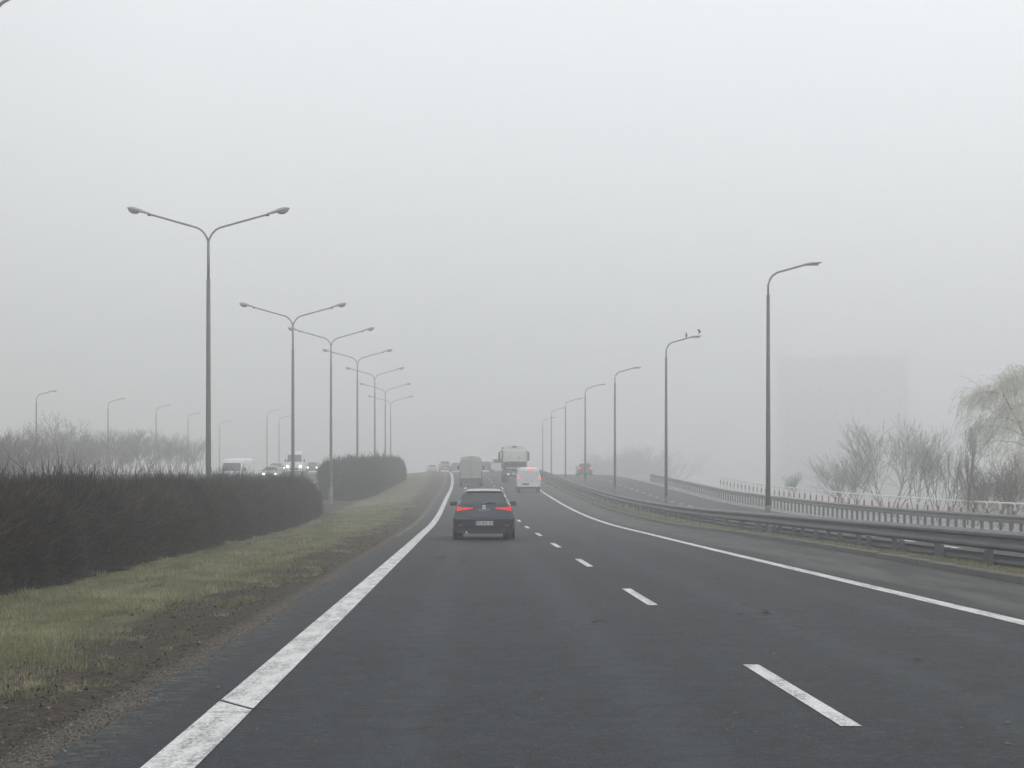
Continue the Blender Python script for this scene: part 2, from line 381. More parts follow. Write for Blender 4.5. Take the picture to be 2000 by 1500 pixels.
def lines(items, mat='paint', name='road_marking'):
    mb = MB()
    for it in items: v, f = line(*it); mb.add(v, f)
    o = mb.build(name, mat); return tag(o, kind='structure')
main = cz; opp = lambda d: cz(d)-.1; srv = lambda d: cz(d)-drop(d)
lines([(-3.75, .27, -40, 11.9, main), (-3.75, .27, 12.9, 25, main), (-3.75, .27, 25.0, 152.0, main), (-3.75, .27, 152.5, 330, main)])
lines([(3.6, .22, -40, 330, main)])
lines([(0, .125, 11.2+12*k, 15.2+12*k, main) for k in range(-3, 25)])
lines([(-17.2, .24, 20, 330, opp), (-26.2, .24, 20, 330, opp)])
lines([(-20.9, .13, 12*k, 12*k+4, opp) for k in range(2, 27)])
lines([(13.3, .24, 60.5+6*k, 62.5+6*k, srv) for k in range(0, 30)])
lines([(17.1, .2, 20, 300, srv)])
# crack running from the joint in the edge line to the verge, and tar repairs
mb = MB()
pts = [(-4.4, 13.05), (-4.25, 12.85), (-4.12, 12.9), (-3.98, 12.7), (-3.87, 12.56), (-3.62, 12.07), (-3.3, 11.8)]
for (a, b) in zip(pts[:-1], pts[1:]):
    A = Vector((cx(a[1])+a[0], a[1], .009)); B_ = Vector((cx(b[1])+b[0], b[1], .009)); t = (B_-A).normalized().cross(Vector((0, 0, 1)))*.0035
    mb.add([A-t, A+t, B_+t, B_-t], [(0, 1, 2, 3)])
tag(mb.build('road_crack', 'tar'), kind='structure')
# the edge line is painted over a slab joint that cuts it at a slant
mb = MB()
def lp(s, d): return (cx(d)+s, d, .005)
mb.add([lp(-3.885, 11.9), lp(-3.615, 11.9), lp(-3.615, 12.02), lp(-3.885, 12.52)], [(0, 1, 2, 3)])
mb.add([lp(-3.885, 12.575), lp(-3.615, 12.075), lp(-3.615, 12.9), lp(-3.885, 12.9)], [(0, 1, 2, 3)])
tag(mb.build('road_marking', 'paint'), kind='structure')
# dark tar spots and small potholes in the lanes
mb = MB()
def blotch(s0, d0, rs_, rd, n_, k):
    q = random.Random(k)
    for _ in range(n_):
        s1, d1 = s0+q.gauss(0, rs_), d0+q.gauss(0, rd); r_ = q.uniform(.12, 1)*rs_*.5; m = 11
        rr = [q.uniform(.45, 1.15) for _ in range(m)]
        pt = [(cx(d1)+s1+math.cos(2*math.pi*i/m)*r_*rr[i], d1+math.sin(2*math.pi*i/m)*r_*rr[i]*(rd/rs_)*.6) for i in range(m)]
        mb.add([(x, y, cz(d1)+.004) for x, y in pt], [tuple(range(m))])
for k, (px, py, wpx, n_) in enumerate([(1165, 1213, 16, 6), (1488, 1198, 26, 8), (1445, 1178, 10, 3), (870, 1088, 30, 7), (905, 1098, 12, 4), (870, 1118, 8, 2), (1330, 1155, 14, 3), (1550, 1225, 14, 3), (1110, 1240, 9, 3),
                                       (1280, 1290, 6, 2), (700, 1290, 10, 3), (1500, 1320, 9, 3), (850, 1205, 8, 2), (1260, 1090, 14, 4), (1390, 1130, 18, 4), (1800, 1290, 14, 4)]):
    d_ = CH*FP/(py-960); s_ = (px-1000)*d_/FP-cx(d_); blotch(s_, d_, wpx*d_/FP*.7, wpx*d_/FP*2.4, n_+3, k)
tag(mb.build('road_patch', 'tar'), kind='structure')
mb = MB()     # pale specks of grit and paint on the road
q = random.Random(5)
for _ in range(420):
    d_ = 9.3*(60/9.3)**q.random(); s_ = q.uniform(-4.2, 5.9); r_ = q.uniform(.003, .009)*(1 if q.random() < .9 else 2); x_ = cx(d_)+s_
    mb.add([(x_-r_, d_-r_, .003), (x_+r_, d_-r_*1.4, .003), (x_+r_*.8, d_+r_, .003), (x_-r_*.5, d_+r_*.9, .003), (x_, d_, .003+r_*.8)], [(0, 1, 4), (1, 2, 4), (2, 3, 4), (3, 0, 4)])
o = mb.build('grit', 'kerb'); tag(o, kind='stuff', label='pale grit specks scattered over the dark asphalt lanes', cat='grit')
# kerb: stones of one metre with joints
mb = MB()
for d in np.arange(14, 330, 1.0):
    k0, k1 = float(kerb_(d)), float(kerb_(d+.985)); j = random.uniform(-.008, .008); h = .115+random.uniform(-.01, .01)
    a = Vector((cx(d)+k0+j, d, cz(d))); b = Vector((cx(d+.985)+k1+j, d+.985, cz(d+.985)))
    vs = [a+Vector((0, 0, -.06)), a+Vector((.01, 0, h-.02)), a+Vector((.03, 0, h)), a+Vector((.15, 0, h)), a+Vector((.15, 0, -.06))]
    vs += [p+(b-a) for p in vs]
    mb.add(vs, [(0, 1, 6, 5), (1, 2, 7, 6), (2, 3, 8, 7), (3, 4, 9, 8), (4, 3, 2, 1, 0), (5, 6, 7, 8, 9)])
tag(mb.build('kerb', 'kerb'), kind='structure')

# ------------------------------------------------------------------ grass, gravel
def scatter_blades(name, n, dlo, dhi, slo, shi, h, w0, keep, power=1.6):
    u = rng.random(n); d = dlo*(dhi/dlo)**u**.9; s = slo+(shi-slo)*rng.random(n)
    ok = keep(s, d); d, s = d[ok], s[ok]; n = len(d)
    X = cx_(d)+s
    Z = gzv(s, d)+wobv(s, d)
    patch = .5+.5*np.sin(s*2.1+d*.8)*np.sin(d*.43-s*1.3+np.sin(d*.21)*2)
    hh = h*(.45+.9*rng.random(n))*(.55+.75*patch); ww = w0*(d/14)**.8*(.7+.6*rng.random(n))
    ang = rng.random(n)*2*np.pi; lean = (rng.random(n)-.2)*.8*hh; la = rng.random(n)*2*np.pi
    P = np.zeros((n, 3, 3)); dx = np.cos(ang)*ww/2; dy = np.sin(ang)*ww/2
    P[:, 0] = np.stack([X-dx, d-dy, Z-.01], 1); P[:, 1] = np.stack([X+dx, d+dy, Z-.01], 1)
    P[:, 2] = np.stack([X+np.cos(la)*lean, d+np.sin(la)*lean, Z+hh], 1)
    dry = np.clip(.35+.8*np.sin(s*1.3+d*.35+1.0)*np.sin(d*1.1+s*.7)+.3*np.sin(d*3.1+s*2.3), 0, 1.2)
    v = np.clip(.12+.45*rng.random(n)+.45*dry**2*patch, 0, 1)
    return tag(np_tris(name, P, 'blade', v), kind='stuff')
def hedge_face(d): return np.interp(d, [20, 30, 60, 105], [-9.4, -9.4, -9.9, -10.3])
def jag(s, d): return .35*np.sin(d*1.9+s)+.3*np.sin(d*.7)+.25*np.sin(d*4.3+1)+.45*np.sin(d*.31+.6)
tag(scatter_blades('grass', 300000, 11, 125, -12.5, -4.9, .058, .0055,
    lambda s, d: (s < -5.75-jag(s, d)*.55-.7*rng.random(len(s))**2+ .25*(rng.random(len(s)) < .06)) & (s > hedge_face(d)+.1) | ((s < -4.85) & (rng.random(len(s)) < .02))),
    label='short patchy green and straw coloured grass along the median verge', cat='grass')
tag(scatter_blades('grass', 36000, 22, 150, 6.2, 7.9, .07, .012, lambda s, d: (s > kerb_(d)+.17) & (rng.random(len(s)) < .8)),
    label='rough dull grass growing behind the kerb under the crash barrier', cat='grass')
def gravel():
    n = 42000; u = rng.random(n); d = 9*(60/9.)**(u**1.1); s = -4.41-np.abs(rng.normal(0, .17, n))
    far = rng.random(n) < .14; s = np.where(far, -4.4-rng.random(n)*1.5, s)
    spill = rng.random(n) < .02; s = np.where(spill, -4.4+np.abs(rng.normal(0, .18, n)), s)
    X = cx_(d)+s; Z = np.where(s > -4.42, cz_(d), gzv(s, d)+wobv(s, d))
    r = .004+.009*rng.random(n)**2.2; c = np.stack([X, d, Z+r*.25], 1)
    V = rng.normal(size=(n, 4, 3)); V /= np.linalg.norm(V, axis=2, keepdims=True); V[:, :, 2] *= .6
    V = c[:, None]+V*r[:, None, None]
    F = np.concatenate([V[:, [0, 1, 2]], V[:, [0, 2, 3]], V[:, [0, 3, 1]], V[:, [1, 3, 2]]])
    tag(np_tris('gravel', F, 'stone', np.tile(rng.random(n), 4)), kind='stuff', label='loose sandy gravel crumbling along the asphalt edge of the median', cat='gravel')
gravel()
def tufts(label):
    n = 420; d = 12*(110/12.)**(rng.random(n)**.9); s = -4.9-5.0*rng.random(n); ok = s > hedge_face(d)-.1; d, s = d[ok], s[ok]
    m = 55; D = np.repeat(d, m); S = np.repeat(s, m); N = len(D); big = np.repeat(.5+rng.random(len(d)), m); dry = np.repeat(rng.random(len(d)) < .6, m)
    D2 = D+rng.normal(0, .09, N)*big; S2 = S+rng.normal(0, .07, N)*big; X = cx_(D2)+S2; Z = gzv(S2, D2)+wobv(S2, D2)
    h = (.05+.08*rng.random(N))*big*np.where(S > -5.9, .55, 1); a = rng.random(N)*6.283; w0 = .006*(D/14)**.8; ln = h*(.2+.9*rng.random(N))
    la = np.arctan2(D2-D, S2-S)+rng.normal(0, .4, N)
    P = np.zeros((N, 3, 3)); P[:, 0] = np.stack([X-np.cos(a)*w0/2, D2-np.sin(a)*w0/2, Z-.01], 1); P[:, 1] = np.stack([X+np.cos(a)*w0/2, D2+np.sin(a)*w0/2, Z-.01], 1)
    P[:, 2] = np.stack([X+np.cos(la)*ln, D2+np.sin(la)*ln, Z+h], 1)
    tag(np_tris('grass', P, 'blade', np.clip(np.where(dry, .75, .15)+rng.normal(0, .18, N), 0, 1)), kind='stuff', label=label, cat='grass')
tufts('scattered taller tufts of dry and green grass over the median verge')
def litter():
    n = 16000; d = 10*(90/10.)**(rng.random(n)**.95); s = np.where(rng.random(n) < .6, -4.7-1.8*rng.random(n), -4.7-5.3*rng.random(n))
    X = cx_(d)+s; Z = gzv(s, d)+wobv(s, d)+.006+.012*rng.random(n); sz = (.006+.016*rng.random(n)**2)*(d/14)**.35; a = rng.random(n)*6.283; c = np.stack([X, d, Z], 1)
    u = np.stack([np.cos(a), np.sin(a), rng.normal(0, .4, n)], 1)*sz[:, None]; v = np.stack([-np.sin(a), np.cos(a), rng.normal(0, .4, n)], 1)*sz[:, None]*.5
    tag(np_tris('fallen_leaves', np.stack([c-u, c+v, c+u, c-v], 1), 'leaf', rng.random(n)), kind='stuff', label='dead leaf and twig litter strewn over the brown soil strip', cat='leaf litter')
litter()

def tube_np(segs, n=3):
    """segs: list of (p0,p1,r0,r1) -> quads array"""
    A = np.array([s[0] for s in segs], float); B_ = np.array([s[1] for s in segs], float); r0 = np.array([s[2] for s in segs]); r1 = np.array([s[3] for s in segs])
    t = B_-A; t /= np.linalg.norm(t, axis=1, keepdims=True)+1e-9
    ref = np.where(np.abs(t[:, 2:3]) < .9, np.array([[0, 0, 1.]]), np.array([[0, 1., 0]])); u = np.cross(t, ref); u /= np.linalg.norm(u, axis=1, keepdims=True); w_ = np.cross(t, u)
    out_ = []
    for k in range(n):
        a0, a1 = 2*np.pi*k/n, 2*np.pi*(k+1)/n
        o0 = u*np.cos(a0)+w_*np.sin(a0); o1 = u*np.cos(a1)+w_*np.sin(a1)
        out_.append(np.stack([A+o0*r0[:, None], A+o1*r0[:, None], B_+o1*r1[:, None], B_+o0*r1[:, None]], 1))
    return np.concatenate(out_)

# ------------------------------------------------------------------ hedges (bare twigs on a dark tangle)
def hedge(name, d0, d1, face, depth, height, n, tw, label, ends=2.5):
    def prof(t, d):     # t 0..1 round the section from the foot of the near side over the top to the back foot
        e0 = np.clip((d-d0)/(ends if d0 < 100 else 11), 0, 1); e1 = np.clip((d1-d)/(ends*3), 0, 1); k = np.sqrt(np.clip(1-(1-e0)**2, 0, 1))*np.sqrt(np.clip(1-(1-e1)**2, 0, 1))
        H = height(d)*(.45+.55*k); W = depth(d)*(.35+.65*k)
        a = np.pi*t; ca, sa = np.cos(a), np.sin(a)
        x = face(d)-depth(d)/2+W/2*np.sign(ca)*np.abs(ca)**.45
        z = H*np.abs(sa)**.5
        lump = 1+.05*np.sin(d*.9+t*9)+.05*np.sin(d*.33+t*4)+.06*np.sin(d*2.1-t*13)+.03*np.sin(d*5.3+t*7)+.07*np.sin(d*1.5+t*5)*np.sin(d*.47-t*11)
        return x, z*lump, np.sign(ca)*np.abs(ca)**.7, sa
    # core
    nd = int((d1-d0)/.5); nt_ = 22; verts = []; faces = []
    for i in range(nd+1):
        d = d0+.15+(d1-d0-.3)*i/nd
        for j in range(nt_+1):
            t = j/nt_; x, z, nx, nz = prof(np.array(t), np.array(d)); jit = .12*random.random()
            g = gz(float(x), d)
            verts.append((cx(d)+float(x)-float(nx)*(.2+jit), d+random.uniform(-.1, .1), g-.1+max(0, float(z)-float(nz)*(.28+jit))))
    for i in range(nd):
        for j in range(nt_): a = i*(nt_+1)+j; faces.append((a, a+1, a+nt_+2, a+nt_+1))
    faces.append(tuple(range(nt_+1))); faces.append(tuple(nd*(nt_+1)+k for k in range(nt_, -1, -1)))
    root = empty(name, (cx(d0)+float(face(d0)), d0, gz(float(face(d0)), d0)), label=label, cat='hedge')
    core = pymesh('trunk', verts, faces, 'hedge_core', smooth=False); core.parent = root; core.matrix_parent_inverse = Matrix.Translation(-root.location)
    # twigs
    t = rng.random(n)**1.15*.85; d = d0+(d1-d0)*(rng.random(n)**1.25)
    x, z, nx, nz = prof(t, d); G = gzv(x, d)
    base = np.stack([cx_(d)+x-nx*.22*rng.random(n), d, G+np.maximum(z-nz*.28*rng.random(n), .02)], 1)
    up_ = (nz > .7) & (rng.random(n) < .10) & (np.sin(d*1.3)+np.sin(d*3.1)+.6*np.sin(d*7.7) > -.1)
    dr = np.stack([nx*.55, rng.normal(0, .5, n), nz*.5+.22], 1)+rng.normal(0, .62, (n, 3)); dr[up_] = np.array([0, 0, 1.])+rng.normal(0, .35, (up_.sum(), 3)); dr /= np.linalg.norm(dr, axis=1, keepdims=True)
    up = up_; L = (.15+.24*rng.random(n))*np.where(up, 2.2, 1)
    L *= .75+.5*(np.sin(d*.8+t*5)*.5+.5)
    W = tw*(.4+1.3*rng.random(n)**2)*np.where(up, 1.5, 1)*(.6+.4*d/40)
    sv = np.cross(dr, rng.normal(size=(n, 3))); sv /= np.linalg.norm(sv, axis=1, keepdims=True); sv[:, 1] *= .4
    mid = base+dr*L[:, None]*.55; bend = rng.normal(0, .10, (n, 3))*L[:, None]; tip = base+dr*L[:, None]+bend+np.array([0, 0, .04])
    A = base-sv*W[:, None]/2; B_ = base+sv*W[:, None]/2; C1 = mid+sv*W[:, None]*.4+bend*.2; C2 = mid-sv*W[:, None]*.4+bend*.2
    T1 = np.stack([A, B_, C1], 1); T2 = np.stack([A, C1, C2], 1); T3 = np.stack([C2, C1, tip], 1)
    # side shoots
    q = rng.random(n) < .6; s0 = mid[q]; dd = dr[q]+rng.normal(0, .6, (q.sum(), 3)); dd /= np.linalg.norm(dd, axis=1, keepdims=True)
    T4 = np.stack([s0-sv[q]*W[q, None]*.3, s0+sv[q]*W[q, None]*.3, s0+dd*L[q, None]*.55], 1)
    vv = np.clip(.0+.95*rng.random(n)**2.8+.2*np.sin(d*.6+t*6)*np.sin(d*2.3+t*15), 0, 1)
    o = np_tris('twigs', np.concatenate([T1, T2, T3, T4]), 'hedge', np.concatenate([vv, vv, vv, vv[q]]))
    o.parent = root; o.matrix_parent_inverse = Matrix.Translation(-root.location)
    m = n//45; q = rng.integers(0, n, m); b0 = base[q]; dd = dr[q]*.6+rng.normal(0, .45, (m, 3)); dd[:, 2] = np.abs(dd[:, 2])+.25; dd /= np.linalg.norm(dd, axis=1, keepdims=True)
    sg = []
    for i in range(m):
        p0 = b0[i]; L0 = random.uniform(.3, .62); p1 = p0+dd[i]*L0*.5; d2 = dd[i]+rng.normal(0, .25, 3); p2 = p1+d2*L0*.5; sg += [(p0, p1, .007, .005), (p1, p2, .005, .002)]
        d3 = dd[i]+rng.normal(0, .6, 3); sg.append((p1, p1+d3*L0*.35, .004, .002))
    P = tube_np(sg, 3); o = np_tris('stems', P, 'stem', np.tile(rng.random(len(sg)), 3)); o.parent = root; o.matrix_parent_inverse = Matrix.Translation(-root.location)
    return root
f1 = lambda d: np.interp(d, [20, 30, 60, 105], [-9.5, -9.5, -10.0, -10.35])
hedge('hedge', 17, 111, f1, lambda d: np.interp(d, [20, 109], [5.6, 4.8]), lambda d: np.interp(d, [20, 60, 105], [1.72, 1.85, 2.0])+.07*np.sin(d*.7)+.05*np.sin(d*.21+1), 210000, .011,
      'long dark leafless hedge along the median verge, a lamp pole rising from it', 3)
f2 = lambda d: np.interp(d, [138, 165, 200, 218], [-9.75, -9.4, -8.7, -9.0])
hedge('hedge', 140, 216, f2, lambda d: np.interp(d, [137, 216], [4.4, 4.0]), lambda d: np.interp(d, [137, 175, 216], [2.35, 2.5, 1.9])+.15*np.sin(d*.35), 90000, .011,
      'shorter rounded leafless hedge farther along the median, greyed by mist', 6)

# ------------------------------------------------------------------ street lamps
def double_lamp():
    H = 10.9; root = empty('double_street_lamp', (0, 0, 0))
    MB().tube([(0, 0, -1.2), (0, 0, 3), (0, 0, H-1.45)], [.105, .098, .072], 12).tube([(0, 0, -1.2), (0, 0, 1.1)], .125, 12).build('pole', 'pole_low', root, True)
    MB().tube([(0, 0, H-1.47), (0, 0, H-.05)], .052, 10).build('pole_top', 'pole', root, True)
    for sx in (-1, 1):
        p = [(0, 0, H-.08), (.05, 0, H+.06), (.14, 0, H+.22), (.26, 0, H+.35), (.42, 0, H+.44), (1.2, 0, H+.66), (2.2, 0, H+.94)]
        MB().tube([(sx*x, y, z) for x, y, z in p], .036, 8).build('arm', 'pole', root, True)
        # clam-shell head: tapered housing above, glass bowl beneath its outer half
        t = []; ang = math.atan2(.25, .82)*.9
        def loc(u, v): return Vector((sx*(2.16+u*math.cos(ang)-v*math.sin(ang)), 0, H+.93+u*math.sin(ang)+v*math.cos(ang)))
        us = [0, .03, .12, .3, .45, .6, .74, .82, .86]; hs_ = [.035, .06, .065, .085, .105, .11, .085, .045, .01]; ws = [.04, .06, .075, .10, .15, .165, .14, .08, .01]
        vs = []; n = 12
        for u, h, w_ in zip(us, hs_, ws):
            for k in range(n):
                a = 2*math.pi*k/n; q = loc(u, max(math.sin(a), -.25)*h); vs.append((q.x, math.cos(a)*w_, q.z))
        fs = [(i*n+k, i*n+(k+1) % n, (i+1)*n+(k+1) % n, (i+1)*n+k) for i in range(len(us)-1) for k in range(n)]+[tuple(range(n)), tuple((len(us)-1)*n+k for k in range(n))]
        hd = pymesh('lamp_head', vs, fs, 'lamp_top', root, True)
        vs = []; us = [.38, .42, .52, .63, .74, .81]; hs_ = [.02, .08, .12, .125, .085, .02]
        for u, h in zip(us, hs_):
            for k in range(n):
                a = 2*math.pi*k/n; q = loc(u, -.02-abs(math.sin(a))*h if math.sin(a) < 0 else -.02); vs.append((q.x, math.cos(a)*h*1.15, q.z))
        fs = [(i*n+k, i*n+(k+1) % n, (i+1)*n+(k+1) % n, (i+1)*n+k) for i in range(len(us)-1) for k in range(n)]+[tuple(range(n)), tuple((len(us)-1)*n+k for k in range(n))]
        pymesh('glass_bowl', vs, fs, 'lamp_bowl', hd, True)
        MB().tube([loc(-.05, -.02), loc(.06, -.02)], .05, 8).build('clamp', 'steel_dark', hd, True)
    return root, H
DL, DH = double_lamp()
dl = [(-22, 40, 37.6, 'double-armed street lamp at the photo edge, only a bend of one arm visible'),
      (407, 468, 70, 'tallest double-armed street lamp, its tapered pole rising out of the long dark hedge'),
      (572, 633, 106, 'second double-armed lamp, in front of the white high-roofed van across the median'),
      (646.5, 673, 131, 'double-armed lamp whose foot stands in the grass gap between the two hedges'),
      (698, 709, 162, 'misted double-armed lamp rising at the near end of the rounded farther hedge'),
      (732, 740, 193, 'faint double-armed lamp rising over the middle of the farther hedge'),
      (752.5, 768, 222, 'very faint lamp pole, first of the close pair above the far hedge end'),
      (763, 790, 252, 'barely visible lamp pole, more distant of the close pair above the far hedge end')]
for i, (px, py, d, lab) in enumerate(dl):
    o = DL if i == 0 else copy_tree(DL)
    p = PX(px, py, d); o.location = (p.x, d, p.z-DH); o.rotation_euler.z = math.atan2(-(cx(d+5)-cx(d-5)), 10)*.6
    tag(o, lab, 'street lamp', 'double-armed lamps along the median')
def single_lamp():
    H = 9.0; root = empty('street_lamp', (0, 0, 0))
    MB().tube([(0, 0, -.5), (0, 0, 3), (0, 0, H-1.08)], [.082, .076, .055], 12).tube([(0, 0, -.5), (0, 0, .9)], .1, 12).build('pole', 'pole_low', root, True)
    MB().tube([(0, 0, H-1.09), (0, 0, H-.75), (.05, 0, H-.58), (.14, 0, H-.44), (.3, 0, H-.33), (.8, 0, H-.19), (1.3, 0, H-.05)], .033, 8).build('arm', 'pole', root, True)
    us = [1.24, 1.27, 1.45, 1.6, 1.74, 1.8]; hs_ = [.035, .05, .05, .04, .025, .008]; ws = [.04, .06, .12, .14, .1, .02]; vs = []; n = 12
    for u, h, w_ in zip(us, hs_, ws):
        for k in range(n): a = 2*math.pi*k/n; vs.append((u, math.cos(a)*w_, H-.06+(u-1.24)*.12+math.sin(a)*h))
    fs = [(i*n+k, i*n+(k+1) % n, (i+1)*n+(k+1) % n, (i+1)*n+k) for i in range(len(us)-1) for k in range(n)]+[tuple(range(n)), tuple((len(us)-1)*n+k for k in range(n))]
    hd = pymesh('lamp_head', vs, fs, 'lamp_top', root, True)
    MB().box((1.5, 0, H-.075), (.36, .17, .03), 0, .01).build('lens', 'lamp_bowl', hd, True)
    return root
SL = single_lamp()
def put_single(px, top, d, lab, grp, first=False, rz=0):
    o = SL if first else copy_tree(SL); p = PX(px, top, d); o.location = (p.x, d, p.z-9.0); o.rotation_euler.z = rz
    return tag(o, lab, 'street lamp', grp)
g1 = 'single-armed lamps behind the crash barrier'
put_single(1500.3, 513, 63.7, 'tall single-armed street lamp standing clear and dark behind the crash barrier', g1, True)
L2 = put_single(1301, 656, 96, 'single-armed street lamp with two birds on its arm', g1)
put_single(1201, 717, 129, 'misted single-armed lamp beyond the one carrying the birds', g1)
put_single(1143, 750, 162, 'faint single-armed lamp in front of the dark car on the service road', g1)
put_single(1104.5, 778, 195, 'very faint single-armed lamp rising between the truck and the service road car', g1)
put_single(1077, 796, 228, 'ghostly lamp pole second from the white truck cab', g1)
put_single(1060, 815, 261, 'ghostly lamp pole closest to the white truck cab', g1)
g2 = 'single-armed lamps beyond the opposite carriageway'
put_single(71, 763, 163, 'clearest single-armed lamp over the tree line behind the long hedge', g2)
put_single(211, 778, 195, 'second lamp over the tree line behind the long hedge, thinner and paler', g2)
put_single(305, 791, 228, 'third, faded lamp over the tree line behind the long hedge', g2)
put_single(367, 806, 261, 'barely visible lamp at the end of the misty tree line', g2)
put_single(429, 822, 300, 'barely visible lamp just before the boxy white van on the far carriageway', g2)
put_single(521.5, 800, 262, 'faint lamp pole over the silver car on the far carriageway', 'faint lamp poles above the oncoming cars')
put_single(545, 812, 292, 'faintest pole just beside the high-roofed white van', 'faint lamp poles above the oncoming cars')
# birds on the second lamp
def bird(name, loc, rz, pitch, s, wings, lab):
    root = empty(name, loc, rz, label=lab, cat='bird', group='birds on the lamp arm')
    Rm = Matrix.Rotation(pitch, 3, 'Y'); vs = []; n = 10
    prof = [(-.17, .004), (-.12, .02), (-.05, .045), (.02, .055), (.08, .045), (.115, .028), (.135, .03), (.16, .026), (.18, .008), (.205, .002)]
    for x, r in prof:
        for k in range(n): a = 2*math.pi*k/n; vs.append(Rm @ Vector((x, math.cos(a)*r, math.sin(a)*r+(.03 if x > .1 else 0)))*s)
    fs = [(i*n+k, i*n+(k+1) % n, (i+1)*n+(k+1) % n, (i+1)*n+k) for i in range(len(prof)-1) for k in range(n)]+[tuple(range(n)), tuple((len(prof)-1)*n+k for k in range(n))]
    pymesh('body', vs, fs, 'bird', root, True)
    for sy in (-1, 1):
        MB().tube([(.01*s, sy*.015*s, -.03*s), (.012*s, sy*.016*s, -.115*s), (.04*s, sy*.018*s, -.118*s)], .005*s, 5).build('leg', 'bird', root)
        if wings:
            v = [(.07, .02, .04), (-.05, .02, .03), (-.10, .12, .16), (.03, .13, .19), (-.12, .17, .27), (-.03, .16, .27)]
            v = [Vector((a*s, sy*b*s, c*s)) for a, b, c in v]; v2 = [q+Vector((0, 0, .008)) for q in v]
            pymesh('wing', v+v2, [(0, 1, 2, 3), (3, 2, 4, 5), (9, 8, 7, 6), (11, 10, 8, 9), (0, 3, 9, 6), (1, 7, 8, 2), (2, 8, 10, 4), (3, 5, 11, 9), (4, 10, 11, 5), (0, 6, 7, 1)], 'bird', root, True)
    return root
P2 = L2.location
bird('bird', P2+Vector((1.02, 0, 9.0-.13+.02+.13)), R(80), R(-60), 1.0, False, 'small bird perched upright midway along the lamp arm')
bird('bird', P2+Vector((1.68, 0, 9.0+.02+.14)), R(10), R(-35), .6, True, 'bird with raised wings at the tip of the lamp arm')

# ------------------------------------------------------------------ crash barriers
def beam(mb, sfun, zf, ds, front=-1, h=.31, top=.75):
    """W-beam swept along the road; front = side the corrugation faces"""
    prof = [(0, .0), (-.03, .015), (-.085, .05), (-.085, .085), (-.005, .135), (-.005, .17), (-.085, .22), (-.085, .26), (-.03, .295), (0, .31)]
    prof = [(a, b*h/.31) for a, b in prof]; pr = prof+[(a+.008, b) for a, b in reversed(prof)]; n = len(pr); vs = []; fs = []
    for d in ds:
        s = sfun(d)
        for a, b in pr: vs.append((cx(d)+s-front*a, d, zf(d)+top-h+b))
    for i in range(len(ds)-1):
        for k in range(n): fs.append((i*n+k, (i+1)*n+k, (i+1)*n+(k+1) % n, i*n+(k+1) % n))
    fs += [tuple(range(n)), tuple((len(ds)-1)*n+k for k in range(n))]
    mb.add(vs, fs)
def barrier(name, sfun, zf, d0, d1, spacing, phase, label, front=-1, postfirst=100, top=.78, bw=.11, ptop=.0, h=.31):
    root = empty(name, (cx(d0)+sfun(d0), d0, zf(d0)), label=label, cat='crash barrier')
    inv = Matrix.Translation(-root.location)
    mb = MB(); beam(mb, sfun, zf, list(np.arange(d0, min(d1, 200), 2.0))+list(np.arange(200, d1, 6.0)), front, h, top)
    dd_ = d0+phase+.15
    while dd_ < min(d1, 120) and spacing > 2:
        beam(mb, lambda d: sfun(d)+front*.006, zf, [dd_, dd_+.36], front, h+.008, top+.004); dd_ += spacing
    o = mb.build('rail', 'steel' if top > .7 else 'steel_dark', root); o.matrix_parent_inverse = inv  # lower rail faces away: its shade is put in by the darker steel
    pm = MB(); pm.box((0, 0, (top-.02+ptop-.6)/2), (.10, bw, top-.02+ptop+.6)); pm.box((-front*(-.0)+0, 0, top-.155), (.16, .09, .2))
    pmesh = None; k = 0; rest = MB(); d = d0+phase
    while d < d1-1:
        if k < postfirst:
            if pmesh is None: p = pm.build('post', 'steel_dark', root); pmesh = p.data
            else:
                p = bpy.data.objects.new('post', pmesh); C.objects.link(p); p.parent = root
            p.matrix_parent_inverse = inv; p.location = (cx(d)+sfun(d)+(-front)*.08, d, zf(d))
        else: rest.box((cx(d)+sfun(d)-front*.08, d, zf(d)+.2), (.10, bw, 1.1))
        d += spacing; k += 1
    if rest.v: o = rest.build('far_posts', 'steel_dark', root); o.matrix_parent_inverse = inv; tag(o, kind='stuff')
    return root
# dm(1809 px post)=38.9
barrier('crash_barrier', lambda d: float(rail_(d)), lambda d: cz(d)-.02, 18.9, 330, 4.0, 0.0,
        'long galvanised crash barrier with wide spaced posts along the kerb of the main road', top=.72, h=.36)
barrier('crash_barrier', lambda d: float(rail_(d))+1.4, lambda d: cz(d)-.56 if d < 60 else cz(d)-max(drop(d), .5)-.05, 19.7, 250, 4.0, 0.0,
        'lower crash barrier facing the service road, glimpsed beneath the main barrier', front=1, top=.66, bw=.16, ptop=.10)
barrier('crash_barrier', lambda d: 17.85, lambda d: cz(d)-drop(d), 48, 210, 1.333, .3,
        'crash barrier on closely set posts at the far side of the service road', top=.86, bw=.14)

